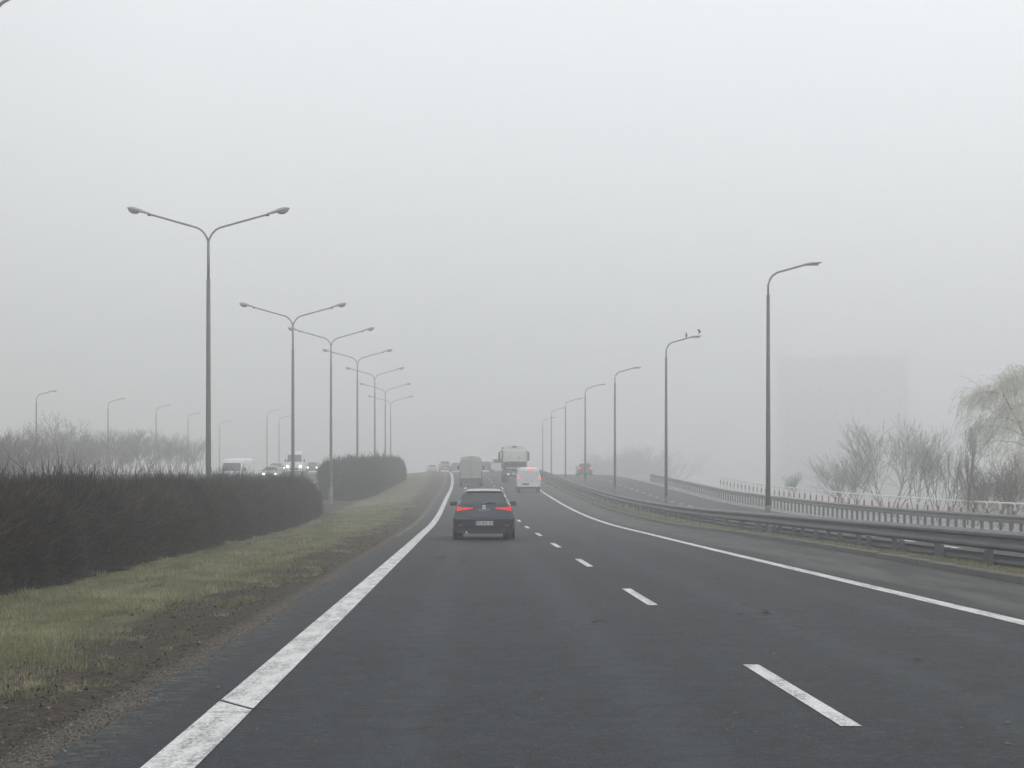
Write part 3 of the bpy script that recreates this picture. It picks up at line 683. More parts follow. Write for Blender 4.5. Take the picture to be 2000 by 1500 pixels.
# ------------------------------------------------------------------ red and white pedestrian barriers
def hoop():
    root = empty('pedestrian_barrier', (0, 0, 0)); Wd = 2.2; H = 1.12; r = .16
    pts = [(0, 0, -.3), (0, 0, H-r)]+[(0, r-r*math.cos(a), H-r+r*math.sin(a)) for a in (R(30), R(60), R(90))]
    full = pts+[(0, Wd-p[1], p[2]) for p in reversed(pts)]
    MB().tube(full, .04, 8).build('frame', 'barrier_white', root, True)
    MB().tube([(0, .03, .42), (0, Wd-.03, .42)], .02, 6).build('lower_bar', 'barrier_white', root, True)
    for y in (0, Wd): MB().tube([(0, y, .44), (0, y, .80)], .045, 8).build('red_band', 'barrier_red', root, True)
    return root
HP = hoop()
k = 0
for j in range(-2, 46):
    d = 77.0+2.27*j          # matches the hoop tops counted in the photo
    if 125.6 < d < 129: continue
    o = HP if k == 0 else copy_tree(HP); k += 1
    s = 21.75; z0 = cz(d)-drop(d); z1 = cz(d+2.2)-drop(d+2.2)
    o.location = (cx(d)+s, d, z0+.02); o.rotation_euler = (math.atan2(z1-z0, 2.2), 0, math.atan2(-(cx(d+2.2)-cx(d)), 2.2))
    if d < 100: lab = 'white tubular hoop barrier with red bands in the clearer run below the birch'
    elif d < 127: lab = 'misted white hoop barrier with red bands, just short of the gap in the run'
    else: lab = 'faint white hoop barrier in the misty run beyond the gap'
    tag(o, lab, 'pedestrian barrier', 'red and white hoop barriers beyond the service road')

# ------------------------------------------------------------------ bare trees
def grow(rs, start, dr, length, rad, depth, spread, segs_t, segs_c, weep=0, maxd=6, twig=.006):
    steps = 4; p = np.array(start, float); dv = np.array(dr, float); r = rad
    for i in range(steps):
        dv = dv+rs.normal(0, .10+.02*depth, 3)+np.array([0, 0, (-weep*.22*depth if weep else .05)]); dv /= np.linalg.norm(dv)
        q = p+dv*length/steps; r2 = max(twig, r*(.88 if depth < maxd else .6))
        (segs_t if depth < 2 else segs_c).append((p, q, r, r2)); p, r = q, r2
        if depth < maxd and i > 0:
            for _ in range(rs.integers(1, 3)):
                ax = rs.normal(size=3); ax /= np.linalg.norm(ax); nd = dv*math.cos(spread)+np.cross(ax, dv)*math.sin(spread)*1.2; nd[2] += .12 if not weep else .02
                nd /= np.linalg.norm(nd)
                grow(rs, p, nd, length*rs.uniform(.55, .75), r*.6, depth+1, spread, segs_t, segs_c, weep, maxd, twig)
    if depth < maxd: grow(rs, p, dv, length*.7, r, depth+1, spread, segs_t, segs_c, weep, maxd, twig)
def bare_tree(seed, height, stems=1, spread=.55, maxd=4, rad=.12, lean=.0, name='bare_tree', fan=.3, twig=.0055):
    rs = np.random.default_rng(seed); st, sc_ = [], []
    for k in range(stems):
        a = 2*math.pi*k/max(1, stems)+rs.uniform(0, 1); dv = np.array([math.cos(a)*fan*(stems > 1)+lean, math.sin(a)*fan*(stems > 1), 1.]); dv /= np.linalg.norm(dv)
        grow(rs, (math.cos(a)*.15*(stems > 1), math.sin(a)*.15*(stems > 1), -.3), dv, height*.42, rad*rs.uniform(.7, 1), 0, spread, st, sc_, 0, maxd, twig)
    root = empty(name, (0, 0, 0))
    for nm, sg, mt in (('trunk', st, 'bark'), ('crown', sc_, 'twigs')):
        P = tube_np(sg, 4 if nm == 'trunk' else 3); np_tris(nm, P, mt, rs.random(len(P)), root)
    P = np.array([s[1] for s in sc_]); root['hh'] = float(np.percentile(P[:, 2], 99.5))
    return root
variants = [bare_tree(s, 6, st, sp, md, rd) for s, st, sp, md, rd in ((1, 1, .5, 4, .09), (2, 4, .5, 3, .05), (3, 6, .45, 3, .045), (4, 1, .6, 4, .08))]
used = [False]*len(variants)
def put_tree(i, px, top, d, zbase, lab, grp, rz=None, wide=1):
    if used[i]: o = copy_tree(variants[i])
    else: o = variants[i]; used[i] = True
    hh = variants[i]['hh']; t = PX(px, top, d); sc1 = (t.z-zbase)/hh
    o.location = (t.x, d, zbase); o.scale = (sc1*wide, sc1*wide, sc1); o.rotation_euler.z = random.uniform(0, 6.28) if rz is None else rz
    return tag(o, lab, 'tree', grp)
gt = 'bare trees beyond the opposite carriageway'
left_trees = [(8, 842, 120, 2), (40, 862, 118, 1), (-14, 850, 128, 0), (75, 838, 200, 0), (100, 845, 178, 2), (123, 808, 215, 3), (98, 838, 190, 1), (150, 845, 190, 2), (172, 848, 200, 0),
              (196, 836, 225, 1), (222, 838, 215, 2), (240, 850, 205, 3), (262, 838, 225, 0), (286, 838, 240, 2), (310, 850, 230, 1), (331, 850, 245, 3), (352, 846, 250, 2), (385, 862, 255, 1), (62, 850, 160, 3), (120, 872, 150, 1), (205, 870, 185, 2), (285, 868, 215, 0), (18, 832, 175, 3), (368, 868, 240, 0), (340, 872, 225, 1), (250, 872, 200, 3), (160, 868, 180, 1)]
for j, (px, top, d, i) in enumerate(left_trees):
    x = (px-1000)*d/FP; s = x-cx(d)
    if d < 135: lab = 'darker leafless bush poking above the hedge at its outer end'
    elif top < 815: lab = 'tallest pale spire-like bare tree in the misty tree line behind the hedge'
    elif top > 860: lab = 'low misted thicket tree in the foot of the tree line behind the hedge'
    else: lab = 'grey misted bare tree in the tree line beyond the opposite carriageway'
    put_tree(i, px, top, d, gz(s, d), lab, gt, wide=1.35)
gr = 'bare trees beyond the service road'
right_trees = [(1738, 820, 185, 2, 1.25, 'largest many-stemmed bare bush behind the gap in the hoop barriers'),
               (1792, 836, 190, 1, 1.1, 'bare many-stemmed tree between the largest bush and the birch'),
               (1668, 880, 170, 2, 1.3, 'lower dark bush beside the gap in the hoop barriers'),
               (1640, 912, 165, 1, 1.4, 'small low bush standing right in the gap of the hoop barriers'),
               (1545, 922, 175, 3, 1.3, 'small faint bush beyond the tall clear lamp pole'),
               (1890, 832, 96, 0, .55, 'slender dark young tree standing in front of the birch'),
               (1845, 868, 112, 1, 1.0, 'thin bare sapling under the outer birch branches'),
               (1945, 905, 92, 2, 1.0, 'low tangled bush under the birch crown'),
               (1905, 925, 90, 2, 1.1, 'low pale bush right behind the hoop barriers below the birch'),
               (1985, 890, 95, 2, 1.1, 'low tangled bush at the foot of the birch')]
for px, top, d, i, wd, lab in right_trees:
    x = (px-1000)*d/FP; put_tree(i, px, top, d, gz(x-cx(d), d), lab, gr, wide=wd)
for px, top, d, i in [(1172, 893, 500, 0), (1190, 887, 520, 1), (1208, 880, 510, 2), (1226, 874, 530, 3), (1243, 868, 540, 0), (1262, 872, 530, 2), (1290, 880, 520, 3)]:
    x = (px-1000)*d/FP; put_tree(i, px, top, d, gz(x-cx(d), d), 'ghostly bare tree almost lost in the fog beyond the service road car', gr, wide=1.6)
for i in range(4):
    if not used[i]: bpy.data.objects.remove(variants[i])
# weeping birch at the photo edge
def birch():
    rs = np.random.default_rng(11); root = empty('birch_tree', (0, 0, 0)); st, tw = [], []
    limbs = []
    def chain(p, dv, L, r, n, bend, droop):
        p = np.array(p, float); dv = np.array(dv, float); out_ = []
        for i in range(n):
            dv = dv+np.array(bend)/n+rs.normal(0, .07, 3)+np.array([0, 0, -droop/n]); dv /= np.linalg.norm(dv); q = p+dv*L/n; r2 = r*.86
            st.append((p, q, r, r2)); p, r = q, r2; out_.append((p, dv.copy(), r))
        return out_
    tr = chain((0, 0, -.4), (-.02, 0, 1), 9.0, .17, 12, (-.05, 0, .1), 0)
    for i, (p, dv, r) in enumerate(tr):
        if i < 2: continue
        for _ in range(4 if i < 10 else 3):
            a = rs.uniform(0, 2*math.pi); up = .75 if i > 5 else .45
            L = (4.6-.28*i)*rs.uniform(.75, 1.15)
            lb = chain(p, (math.cos(a), math.sin(a), up), max(L, 1.0), r*.5, 9, (0, 0, 0), .9)
            limbs.append(lb)
            for j in range(2, 9, 2):
                b = rs.uniform(0, 2*math.pi)
                limbs.append(chain(lb[j][0], np.array(lb[j][1])+np.array([math.cos(b), math.sin(b), .3])*.8, L*.4, lb[j][2]*.6, 5, (0, 0, 0), .8))
    for lb in limbs:
        for p, dv, r in lb[1:]:
            for _ in range(4):
                q = p+rs.normal(0, .25, 3); v = dv*.5+rs.normal(0, .35, 3); L = rs.uniform(.5, 1.5); n = 4
                for k in range(n):
                    v = v+np.array([0, 0, -.33])+rs.normal(0, .08, 3); v /= np.linalg.norm(v); q2 = q+v*L/n
                    tw.append((q, q2, .010, .008)); q = q2
                    if rs.random() < .7:
                        o = rs.normal(0, .5, 3); o[2] -= .3; tw.append((q, q+o*.16, .009, .006))
    P = tube_np(st, 5); np_tris('trunk', P, 'bark', rs.random(len(P)), root)
    P = tube_np(tw, 2 if False else 3); np_tris('crown', P, 'catkin', rs.random(len(P)), root)
    return root
b = birch(); d = 125; x = (2035-1000)*d/FP; z = gz(x-cx(d), d); b.location = (x, d, z-.1)
b.scale = (1.3, 1.3, 1.27)
tag(b, 'large pale weeping birch with hanging yellowish twigs, cut by the photo edge', 'tree', gr)

# ------------------------------------------------------------------ faint building in the fog
def building():
    d = 900; p0, p1 = PX(1525, 700, d), PX(1775, 700, d); W = p1.x-p0.x; H = p0.z+2; x0 = (p0.x+p1.x)/2
    root = empty('apartment_building', (x0, d, -2), label='tall flat-roofed apartment block barely showing through the fog', cat='building')
    MB().box((0, 7, H/2), (W, 14, H), 0).build('wall', 'wall', root)
    MB().box((0, 7, H+.3), (W+.6, 14.6, .6)).box((W*.2, 7, H+1.5), (6, 6, 2)).build('roof', 'wall', root)
    nfl = int(H/2.9); wm = None
    for f in range(nfl):
        if f and f < 4: pass
        for c in range(8):
            X = -W/2+W*(c+.5)/8
            if wm is None: q = MB().box((0, 0, 0), (1.8, .12, 1.4)).build('window', 'glass_pale', root); wm = q.data
            else: q = bpy.data.objects.new('window', wm); C.objects.link(q); q.parent = root
            q.location = (X, -.0, 1.8+f*2.9)
building()
# ------------------------------------------------------------------ vehicles (rear at y = 0, nose towards +y)
class Body:
    """lofted shell: wt = [(z, half width)], top = [(y, roof height)], ends = [(y, width factor)], zb = sill height"""
    def __init__(s, wt, top, ends, zb, crown=.03):
        s.wz, s.ww = zip(*wt); s.ty, s.tz = zip(*top); s.ey, s.ek = zip(*ends); s.zb = zb; s.crown = crown; s.L = s.ty[-1]
    def W(s, z): return float(np.interp(z, s.wz, s.ww))
    def T(s, y): return float(np.interp(y, s.ty, s.tz))
    def K(s, y): return float(np.interp(y, s.ey, s.ek))
    def mesh(s, name, mat, root, low=None, zlow=.5):
        ys = sorted(set([round(y, 3) for y in s.ty]+[round(y, 3) for y in s.ey]+list(np.linspace(.9, s.L-.9, 7).round(3))))
        lv = sorted(set(list(np.linspace(s.zb, max(s.tz), 20).round(3))+[round(z, 3) for z in s.wz if z >= s.zb]+[zlow]))
        n = len(lv); vs = []; fs = []; mi = []
        for y in ys:
            t = s.T(y); k = s.K(y); rowl = []
            wt_ = s.W(t)*k
            for z in lv:
                if z <= t-.001: rowl.append((s.W(z)*k, z))
                else:   # flat top, narrowing to the middle
                    u = 1-(z-t)/(max(s.tz)-t+.12); xx = wt_*max(u, .02)*.985; rowl.append((xx, t+s.crown*(1-(xx/max(wt_, .01))**2)))
            rowl.append((0, t+s.crown))
            vs += [(x, y, z) for x, z in rowl]+[(-x, y, z) for x, z in reversed(rowl[:-1])]
        m = 2*n+1
        for i in range(len(ys)-1):
            for j in range(m-1):
                fs.append((i*m+j, i*m+j+1, (i+1)*m+j+1, (i+1)*m+j)); zz = (vs[i*m+j][2]+vs[i*m+j+1][2])/2; mi.append(1 if (low and zz < zlow) else 0)
            fs.append((i*m+m-1, i*m, (i+1)*m, (i+1)*m+m-1)); mi.append(1 if low else 0)
        for e in (0, (len(ys)-1)*m):     # end caps as horizontal bands
            for j in range(n):
                a, b_ = e+j, e+j+1; c, d_ = e+m-1-j, e+m-2-j
                q = (a, b_, d_, c) if b_ != d_ else (a, b_, c)
                fs.append(q if e else tuple(reversed(q))); zz = (vs[a][2]+vs[b_][2])/2; mi.append(1 if (low and zz < zlow) else 0)
        o = pymesh(name, vs, fs, [mat, low or mat], root, True, mi)
        md = o.modifiers.new('edges', 'EDGE_SPLIT'); md.split_angle = R(38)
        return o
    def end_y(s, x, z, rear=True):
        ys = np.linspace(0, s.L/2, 1200) if rear else np.linspace(s.L, s.L/2, 1200)
        ok = (np.interp(ys, s.ty, s.tz) >= z-.001-s.crown*max(0, 1-(x/max(s.W(z), .01))**2)) & (s.W(z)*np.interp(ys, s.ey, s.ek) >= abs(x)-.001)
        return float(ys[int(np.argmax(ok))]) if ok.any() else float(ys[-1])
    def panel(s, name, quad, mat, root, out_=.012, rear=True, nu=8, nv=5, thick=.03):
        """quad = corner (x,z) bl, br, tr, tl laid on the rear or front surface"""
        sg = -1 if rear else 1; bl, br, tr, tl = [Vector(q) for q in quad]; vs = []; n = (nu+1)*(nv+1)
        for lay in (out_, out_-thick):
            for j in range(nv+1):
                for i in range(nu+1):
                    u, v = i/nu, j/nv; p = bl*(1-u)*(1-v)+br*u*(1-v)+tr*u*v+tl*(1-u)*v
                    vs.append((p.x, s.end_y(p.x, p.y, rear)+sg*lay, p.y))
        fs = []; w_ = nu+1
        for j in range(nv):
            for i in range(nu):
                a = j*w_+i; f = (a, a+1, a+w_+1, a+w_); fs.append(f if rear else f[::-1]); g = tuple(q+n for q in f); fs.append(g[::-1] if rear else g)
        rim = [i for i in range(nu+1)]+[j*w_+nu for j in range(1, nv+1)]+[nv*w_+i for i in range(nu-1, -1, -1)]+[j*w_ for j in range(nv-1, 0, -1)]
        for a, b_ in zip(rim, rim[1:]+rim[:1]): f = (b_, a, a+n, b_+n); fs.append(f if rear else f[::-1])
        return pymesh(name, vs, fs, mat, root)
    def sidepanel(s, name, poly, mat, root, sx, out_=.008, thick=.02):
        """poly of (y,z) bottom edge then top edge (paired columns)"""
        bot, top = poly; vs = []; n = len(bot)
        for lay in (out_, out_-thick):
            for (y0, z0), (y1, z1) in zip(bot, top):
                for t in (0, .5, 1): y = y0*(1-t)+y1*t; z = z0*(1-t)+z1*t; vs.append((sx*(s.W(z)*s.K(y)+lay), y, z))
        N = n*3; fs = []
        for i in range(n-1):
            for j in range(2):
                a = i*3+j; f = (a, a+1, a+4, a+3); fs += [f, tuple(q+N for q in reversed(f))]
        rim = [i*3 for i in range(n)]+[(n-1)*3+1, (n-1)*3+2]+[i*3+2 for i in range(n-2, -1, -1)]+[1]
        for a, b_ in zip(rim, rim[1:]+rim[:1]): fs.append((a, b_, b_+N, a+N))
        if sx < 0: fs = [f[::-1] for f in fs]
        return pymesh(name, vs, fs, mat, root)
def wheel(root, x, y, r=.32, wd=.22, sx=1):
    mb = MB(); prof = [(0, r*.62), (0, r*.9), (.02, r*.985), (.05, r), (wd-.05, r), (wd-.02, r*.985), (wd, r*.9), (wd, r*.62)]; n = 28; vs = []
    for a, rr in prof:
        for k in range(n): t = 2*math.pi*k/n; vs.append((x-sx*a, y+math.cos(t)*rr, r+math.sin(t)*rr))
    fs = [(i*n+k, i*n+(k+1) % n, (i+1)*n+(k+1) % n, (i+1)*n+k) for i in range(len(prof)-1) for k in range(n)]
    mb.add(vs, fs); wl = mb.build('wheel', 'tyre', root, True)
    rb = MB(); rb.tube([(x-sx*.02, y, r), (x-sx*.06, y, r)], r*.2, 12)
    for k in range(5):
        t = 2*math.pi*k/5; c = Vector((x-sx*.03, y+math.cos(t)*r*.36, r+math.sin(t)*r*.36)); rb.box(c, (.03, r*.13, r*.56), 0, 0, Matrix.Rotation(t-math.pi/2, 3, 'X'))
    rb.tube([(x-sx*.025, y, r), (x-sx*.07, y, r)], r*.64, 20, caps=False)
    rb.build('rim', 'rim', wl); return wl
def mirror(root, x, y, z, sx, mat='black', big=False):
    mb = MB(); s_ = (.2, .1, .13) if not big else (.18, .10, .36)
    mb.box((sx*(x+s_[0]/2+.02), y, z), s_, 0, .035); mb.tube([(sx*(x-.06), y+.03, z-.04), (sx*(x+.06), y+.01, z-.03)], .022, 6)
    o = mb.build('mirror', mat, root, True); g = MB().box((sx*(x+s_[0]/2+.02), y-s_[1]/2-.003, z), (s_[0]*.8, .006, s_[2]*.75)).build('mirror_glass', 'glass', o); return o
def text(name, body, size, mat, parent, loc, rot, depth=.004, spacing=1.0):
    cu = bpy.data.curves.new(name, 'FONT'); cu.body = body; cu.size = size; cu.align_x = 'CENTER'; cu.align_y = 'CENTER'; cu.extrude = depth; cu.space_character = spacing; cu.resolution_u = 3
    t = bpy.data.objects.new(name, cu); C.objects.link(t); dg = bpy.context.evaluated_depsgraph_get(); me = bpy.data.meshes.new_from_object(t.evaluated_get(dg))
    bpy.data.objects.remove(t); me.materials.clear(); me.materials.append(M[mat]); o = bpy.data.objects.new(name, me); C.objects.link(o)
    o.parent = parent; o.location = loc; o.rotation_euler = rot; return o
def place(root, px, py, d, lab, cat, facing=1, grp=None, s=None, base=None, yaw=0):
    """px of the centre of the near end at distance d"""
    x = (px-1000)*d/FP; z = (base(d) if base else cz(d)); sl = (cz(d+2)-cz(d-2))/4; hd = math.atan2(-(cx(d+4)-cx(d-1)), 5)
    root.location = (x, d, z+.006); root.rotation_euler = (math.atan(sl)*facing, 0, hd+yaw+(math.pi if facing < 0 else 0)); tag(root, lab, cat, grp); return root

# --- estate car: the hero
def estate():
    root = empty('estate_car', (0, 0, 0))
    B = Body([(.18, .80), (.30, .865), (.45, .895), (.62, .905), (.72, .89), (.80, .865), (.90, .835), (.98, .79), (1.04, .755), (1.2, .665), (1.34, .585), (1.41, .54), (1.45, .44)],
             [(0, .60), (.03, .63), (.045, .66), (.06, .80), (.09, .93), (.14, 1.0), (.22, 1.07), (.40, 1.27), (.50, 1.375), (.56, 1.395), (.75, 1.42), (1.1, 1.44), (1.8, 1.455), (2.6, 1.43), (2.9, 1.36), (3.45, 1.02), (3.7, .97), (4.2, .86), (4.42, .74), (4.52, .55)],
             [(0, .90), (.03, .945), (.09, .965), (.22, .975), (.5, .985), (1.3, 1), (3.9, 1), (4.25, .95), (4.42, .87), (4.52, .74)], .19, .012)
    B.mesh('body', 'navy', root, 'navy_low', .58)
    B.panel('rear_window', [(-.665, 1.035), (.665, 1.035), (.535, 1.36), (-.535, 1.36)], 'rear_glass', root, .01, nu=12, nv=8)
    B.panel('windscreen', [(-.62, 1.05), (.62, 1.05), (.52, 1.36), (-.52, 1.36)], 'glass', root, .01, rear=False, nu=12, nv=8)
    MB().box((0, .49, 1.378), (1.0, .10, .018), 0, .006).build('roof_spoiler', 'navy', root, True)
    for sx in (-1, 1):
        bot = [(.62, 1.06), (1.1, 1.02), (2.0, 1.0), (3.15, 1.0)]; top = [(.95, 1.33), (1.2, 1.36), (2.0, 1.37), (2.7, 1.34)]
        B.sidepanel('side_window', (bot, top), 'glass', root, sx)
        # bright roof rail along each edge of the roof
        MB().tube([(sx*.545, .62, 1.44), (sx*.53, .75, 1.475), (sx*.515, 1.6, 1.485), (sx*.52, 2.5, 1.46), (sx*.535, 2.65, 1.43)], .019, 8).build('roof_rail', 'chrome', root, True)
        a, b_ = (.42, .80) if sx > 0 else (.80, .42)
        A = [(sx*.325, .892), (sx*.60, .862), (sx*.60, .928), (sx*.325, .918)]; Bq = [(sx*.615, .855), (sx*.775, .83), (sx*.765, .955), (sx*.615, .93)]
        def q(Q): return Q if sx > 0 else [Q[1], Q[0], Q[3], Q[2]]
        tl = B.panel('taillight', q([(sx*.31, .885), (sx*.80, .822), (sx*.795, .965), (sx*.31, .925)]), 'red', root, .012, nu=10)
        B.panel('lit_bar', q(A), 'red_lit', tl, .019, thick=.01); B.panel('lit_block', q(Bq), 'red_lit', tl, .019, thick=.01)
        B.panel('lamp_core', q([(sx*.66, .872), (sx*.735, .868), (sx*.73, .91), (sx*.66, .912)]), 'red_core', tl, .024, thick=.01)
        B.panel('reflector', q([(sx*.60, .405), (sx*.72, .405), (sx*.72, .45), (sx*.60, .445)]), 'red', root, .01, thick=.02)
        B.panel('headlight', q([(sx*.45, .66), (sx*.70, .66), (sx*.70, .76), (sx*.5, .76)]), 'glass_pale', root, .01, rear=False)
        mirror(root, .765, 2.75, 1.02, sx, 'navy_low')
        for y in (.80, 3.55):
            wheel(root, sx*.885, y, .318, .225, sx)
            MB().tube([(sx*.60, y, .32), (sx*.66, y, .32)], .36, 20).build('wheel_arch', 'black', root)
        MB().tube([(sx*.5, .12, .21), (sx*.5, -.01, .215)], .035, 10).build('exhaust_tip', 'chrome', root, True) if sx < 0 else None
    B.panel('diffuser', [(-.55, .2), (.55, .2), (.62, .33), (-.62, .33)], 'black', root, .008, thick=.02)
    # tailgate shut line, lower crease
    MB().tube([(-.66, B.end_y(-.66, .8)-.006, .80), (-.56, B.end_y(-.56, .69)-.006, .665), (-.3, B.end_y(0, .65)-.004, .645), (.3, B.end_y(0, .65)-.004, .645), (.56, B.end_y(.56, .69)-.006, .665), (.66, B.end_y(.66, .8)-.006, .80)], .006, 5).build('tailgate_gap', 'black', root)
    pl = B.panel('number_plate', [(-.26, .425), (.26, .425), (.26, .54), (-.26, .54)], 'plate', root, .02, thick=.02)
    yy = B.end_y(0, .48)-.022
    MB().box((-.24, yy-.001, .4825), (.04, .006, .112)).build('blue_band', 'plate_blue', pl)
    text('plate_text', 'PO 4UL NV', .105, 'ink', pl, (.02, yy-.003, .4825), (R(90), 0, 0), .002)
    text('lettering', 'LEON', .07, 'chrome', root, (0, B.end_y(0, .835)-.02, .86), (R(84), 0, 0), .004, 2.1)
    # stylised S emblem of two slanted halves
    ye = B.end_y(0, .94)-.015; em = MB()
    for sg in (1, -1):
        pts = [(-.045, .048), (.05, .048), (.05, .012), (-.008, .012), (-.008, .0), (-.045, .0)]
        vs = [(sg*x, ye+.012*(-sg*z > 0)*0, .942+sg*(z+.002)) for x, z in pts]; vs2 = [(x, y+.01, z) for x, y, z in vs]; n_ = len(vs)
        em.add(vs+vs2, [tuple(range(n_)) if sg > 0 else tuple(range(n_)), tuple(range(2*n_-1, n_-1, -1))]+[(i, (i+1) % n_, (i+1) % n_+n_, i+n_) for i in range(n_)])
    em.build('emblem', 'chrome', root)
    # wiper, head rests seen through the rear glass as shapes on it are avoided; the wiper is real
    MB().tube([(0, B.end_y(0, 1.02)-.03, 1.03), (.16, B.end_y(.16, 1.07)-.03, 1.065), (.33, B.end_y(.33, 1.05)-.03, 1.055)], .012, 6).build('wiper', 'black', root)
    B.panel('brake_light', [(-.14, 1.345), (.14, 1.345), (.14, 1.357), (-.14, 1.357)], 'red', root, .02, thick=.02)
    return root
o = estate(); place(o, 945.5, 0, 54.0, 'dark navy estate car with lit red tail lamps and roof rails, following close ahead', 'car')

# --- generic small car
def car(name, paint, rear_lit=True, head_lit=False, suv=False, hgt=1.45, wid=.90, glow='red_glow'):
    root = empty(name, (0, 0, 0)); q = hgt/1.45
    B = Body([(.2, wid*.9), (.4, wid*.99), (.65, wid), (.88*q, wid*.95), (.98*q, wid*.86), (1.35*q, wid*.66), (1.43*q, wid*.5)],
             [(0, .62), (.04, .82*q), (.1, .95*q), (.25, 1.05*q), (.5 if suv else .7, 1.38*q), (.9, 1.43*q), (2.2, 1.45*q), (2.7, 1.36*q), (3.3, .98*q), (4.0, .86*q), (4.25, .7*q), (4.3, .5)],
             [(0, .9), (.1, .96), (.4, 1), (3.7, 1), (4.1, .92), (4.3, .78)], .2, .015)
    B.mesh('body', paint, root, 'black', .34)
    B.panel('rear_window', [(-wid*.74, 1.04*q), (wid*.74, 1.04*q), (wid*.62, 1.34*q), (-wid*.62, 1.34*q)], 'glass', root)
    B.panel('windscreen', [(-wid*.78, 1.0*q), (wid*.78, 1.0*q), (wid*.62, 1.36*q), (-wid*.62, 1.36*q)], 'glass', root, rear=False)
    for sx in (-1, 1):
        def sw(Q): return Q if sx > 0 else [Q[1], Q[0], Q[3], Q[2]]
        B.sidepanel('side_window', ([(.7, 1.04*q), (1.8, 1.0*q), (3.0, 1.0*q)], [(1.0, 1.3*q), (1.8, 1.35*q), (2.55, 1.32*q)]), 'glass', root, sx)
        B.panel('taillight', sw([(sx*wid*.62, .78*q), (sx*wid*.88, .78*q), (sx*wid*.86, .96*q), (sx*wid*.66, .94*q)]), glow if rear_lit else 'red', root, .015)
        B.panel('headlight', sw([(sx*wid*.55, .60*q), (sx*wid*.80, .60*q), (sx*wid*.80, .74*q), (sx*wid*.6, .74*q)]), 'head' if head_lit else 'glass_pale', root, .015, rear=False)
        mirror(root, wid*.86, 2.75, 1.0*q, sx, 'black')
        for y in (.75, 3.4): wheel(root, sx*(wid-.02), y, .31, .2, sx)
    B.panel('grille', [(-.4, .42), (.4, .42), (.42, .6), (-.42, .6)], 'black', root, .01, rear=False)
    B.panel('number_plate', [(-.26, .5), (.26, .5), (.26, .61), (-.26, .61)], 'plate', root, .02)
    return root
def van(name, paint, wid=1.0, hgt=2.6, L=5.9, rear_lit=False, head_lit=False, low='black', doors=True, glow='red', tallw=.88, fw='glass', rearglass=False, brake=False, bumper=.5, zlow=.42):
    root = empty(name, (0, 0, 0)); h = hgt
    B = Body([(.3, wid*.93), (.5, wid*.985), (1.0, wid), (1.3, wid*.99), (h*.75, wid*(tallw+.05)), (h*.93, wid*tallw), (h*.985, wid*(tallw-.1))],
             [(0, h*.90), (.03, h*.95), (.10, h*.985), (.3, h), (L-1.75, h), (L-1.45, h*.95), (L-.62, h*.5+.1), (L-.2, h*.40+.06), (L-.05, .9), (L, .5)],
             [(0, .965), (.04, .99), (.15, 1), (L-1.0, 1), (L-.4, .96), (L-.1, .88), (L, .78)], .3, .03)
    B.mesh('body', paint, root, low, zlow)
    zw0, zw1 = h*.5+.16, h*.86
    B.panel('windscreen', [(-wid*.86, zw0), (wid*.86, zw0), (wid*.76, zw1), (-wid*.76, zw1)], fw, root, .012, rear=False, nu=10, nv=6)
    for sx in (-1, 1):
        def sw(Q): return Q if sx > 0 else [Q[1], Q[0], Q[3], Q[2]]
        B.sidepanel('side_window', ([(L-2.0, zw0), (L-1.2, zw0)], [(L-2.0, zw1-.1), (L-1.6, zw1-.12)]), 'glass', root, sx)
        B.panel('taillight', sw([(sx*wid*.87, .85), (sx*wid*.965, .85), (sx*wid*.95, 1.35), (sx*wid*.86, 1.35)]) if h > 2.2 else sw([(sx*wid*.84, 1.06), (sx*wid*.955, 1.06), (sx*wid*.93, 1.28), (sx*wid*.83, 1.26)]), glow if rear_lit else 'red', root, .015, nu=4)
        B.panel('headlight', sw([(sx*wid*.58, .85), (sx*wid*.86, .85), (sx*wid*.86, 1.1), (sx*wid*.66, 1.1)]), 'head' if head_lit else 'glass_pale', root, .015, rear=False)
        mirror(root, wid*1.0, L-1.5, zw0+.12, sx, 'black', big=h > 2.2)
        for y in (1.0, L-1.05): wheel(root, sx*(wid-.03), y, .34, .23, sx)
    if bumper: B.panel('rear_bumper', [(-wid*.94, .34), (wid*.94, .34), (wid*.94, bumper), (-wid*.94, bumper)], 'grey_plastic' if hgt > 2.2 else paint, root, .09, thick=.12)
    if doors:
        MB().box((0, -.004, h*.52), (.018, .012, h*.74)).build('door_gap', 'black', root); MB().box((.10, -.02, 1.02), (.05, .04, .18), 0, .01).build('door_handle', 'black', root)
        for sx in (-1, 1):
            for z in (.8, h*.45, h*.78): MB().tube([(sx*wid*.93, -.012, z), (sx*wid*.93, -.012, z+.16)], .022, 6).build('hinge', 'grey_plastic', root)
    B.panel('number_plate', [(-.5, .6), (.02, .6), (.02, .72), (-.5, .72)], 'glass' if name == 'delivery_van' else 'plate', root, .02)
    B.panel('grille', [(-.5, .55), (.5, .55), (.5, .8), (-.5, .8)], 'black', root, .01, rear=False)
    if rearglass: B.panel('rear_window', [(-wid*.76, 1.25), (wid*.76, 1.25), (wid*.72, h*.86), (-wid*.72, h*.86)], 'glass', root, .012)
    if brake:
        B.panel('brake_light', [(-.10, h-.15), (.35, h-.15), (.35, h-.02*h-.02), (-.10, h-.02*h-.02)], 'red_glow', root, .03, nu=6, nv=3)
    return root
o = van('panel_van', 'beige', 1.02, 2.62, 5.9, low='grey_plastic', zlow=.74, bumper=.72)
MB().box((0, .1, 2.6), (.75, .14, .05), 0, .015).build('roof_lamp', 'black', o)
place(o, 920, 0, 167, 'dusty beige high-roofed panel van seen from behind, ahead of the navy car', 'van')
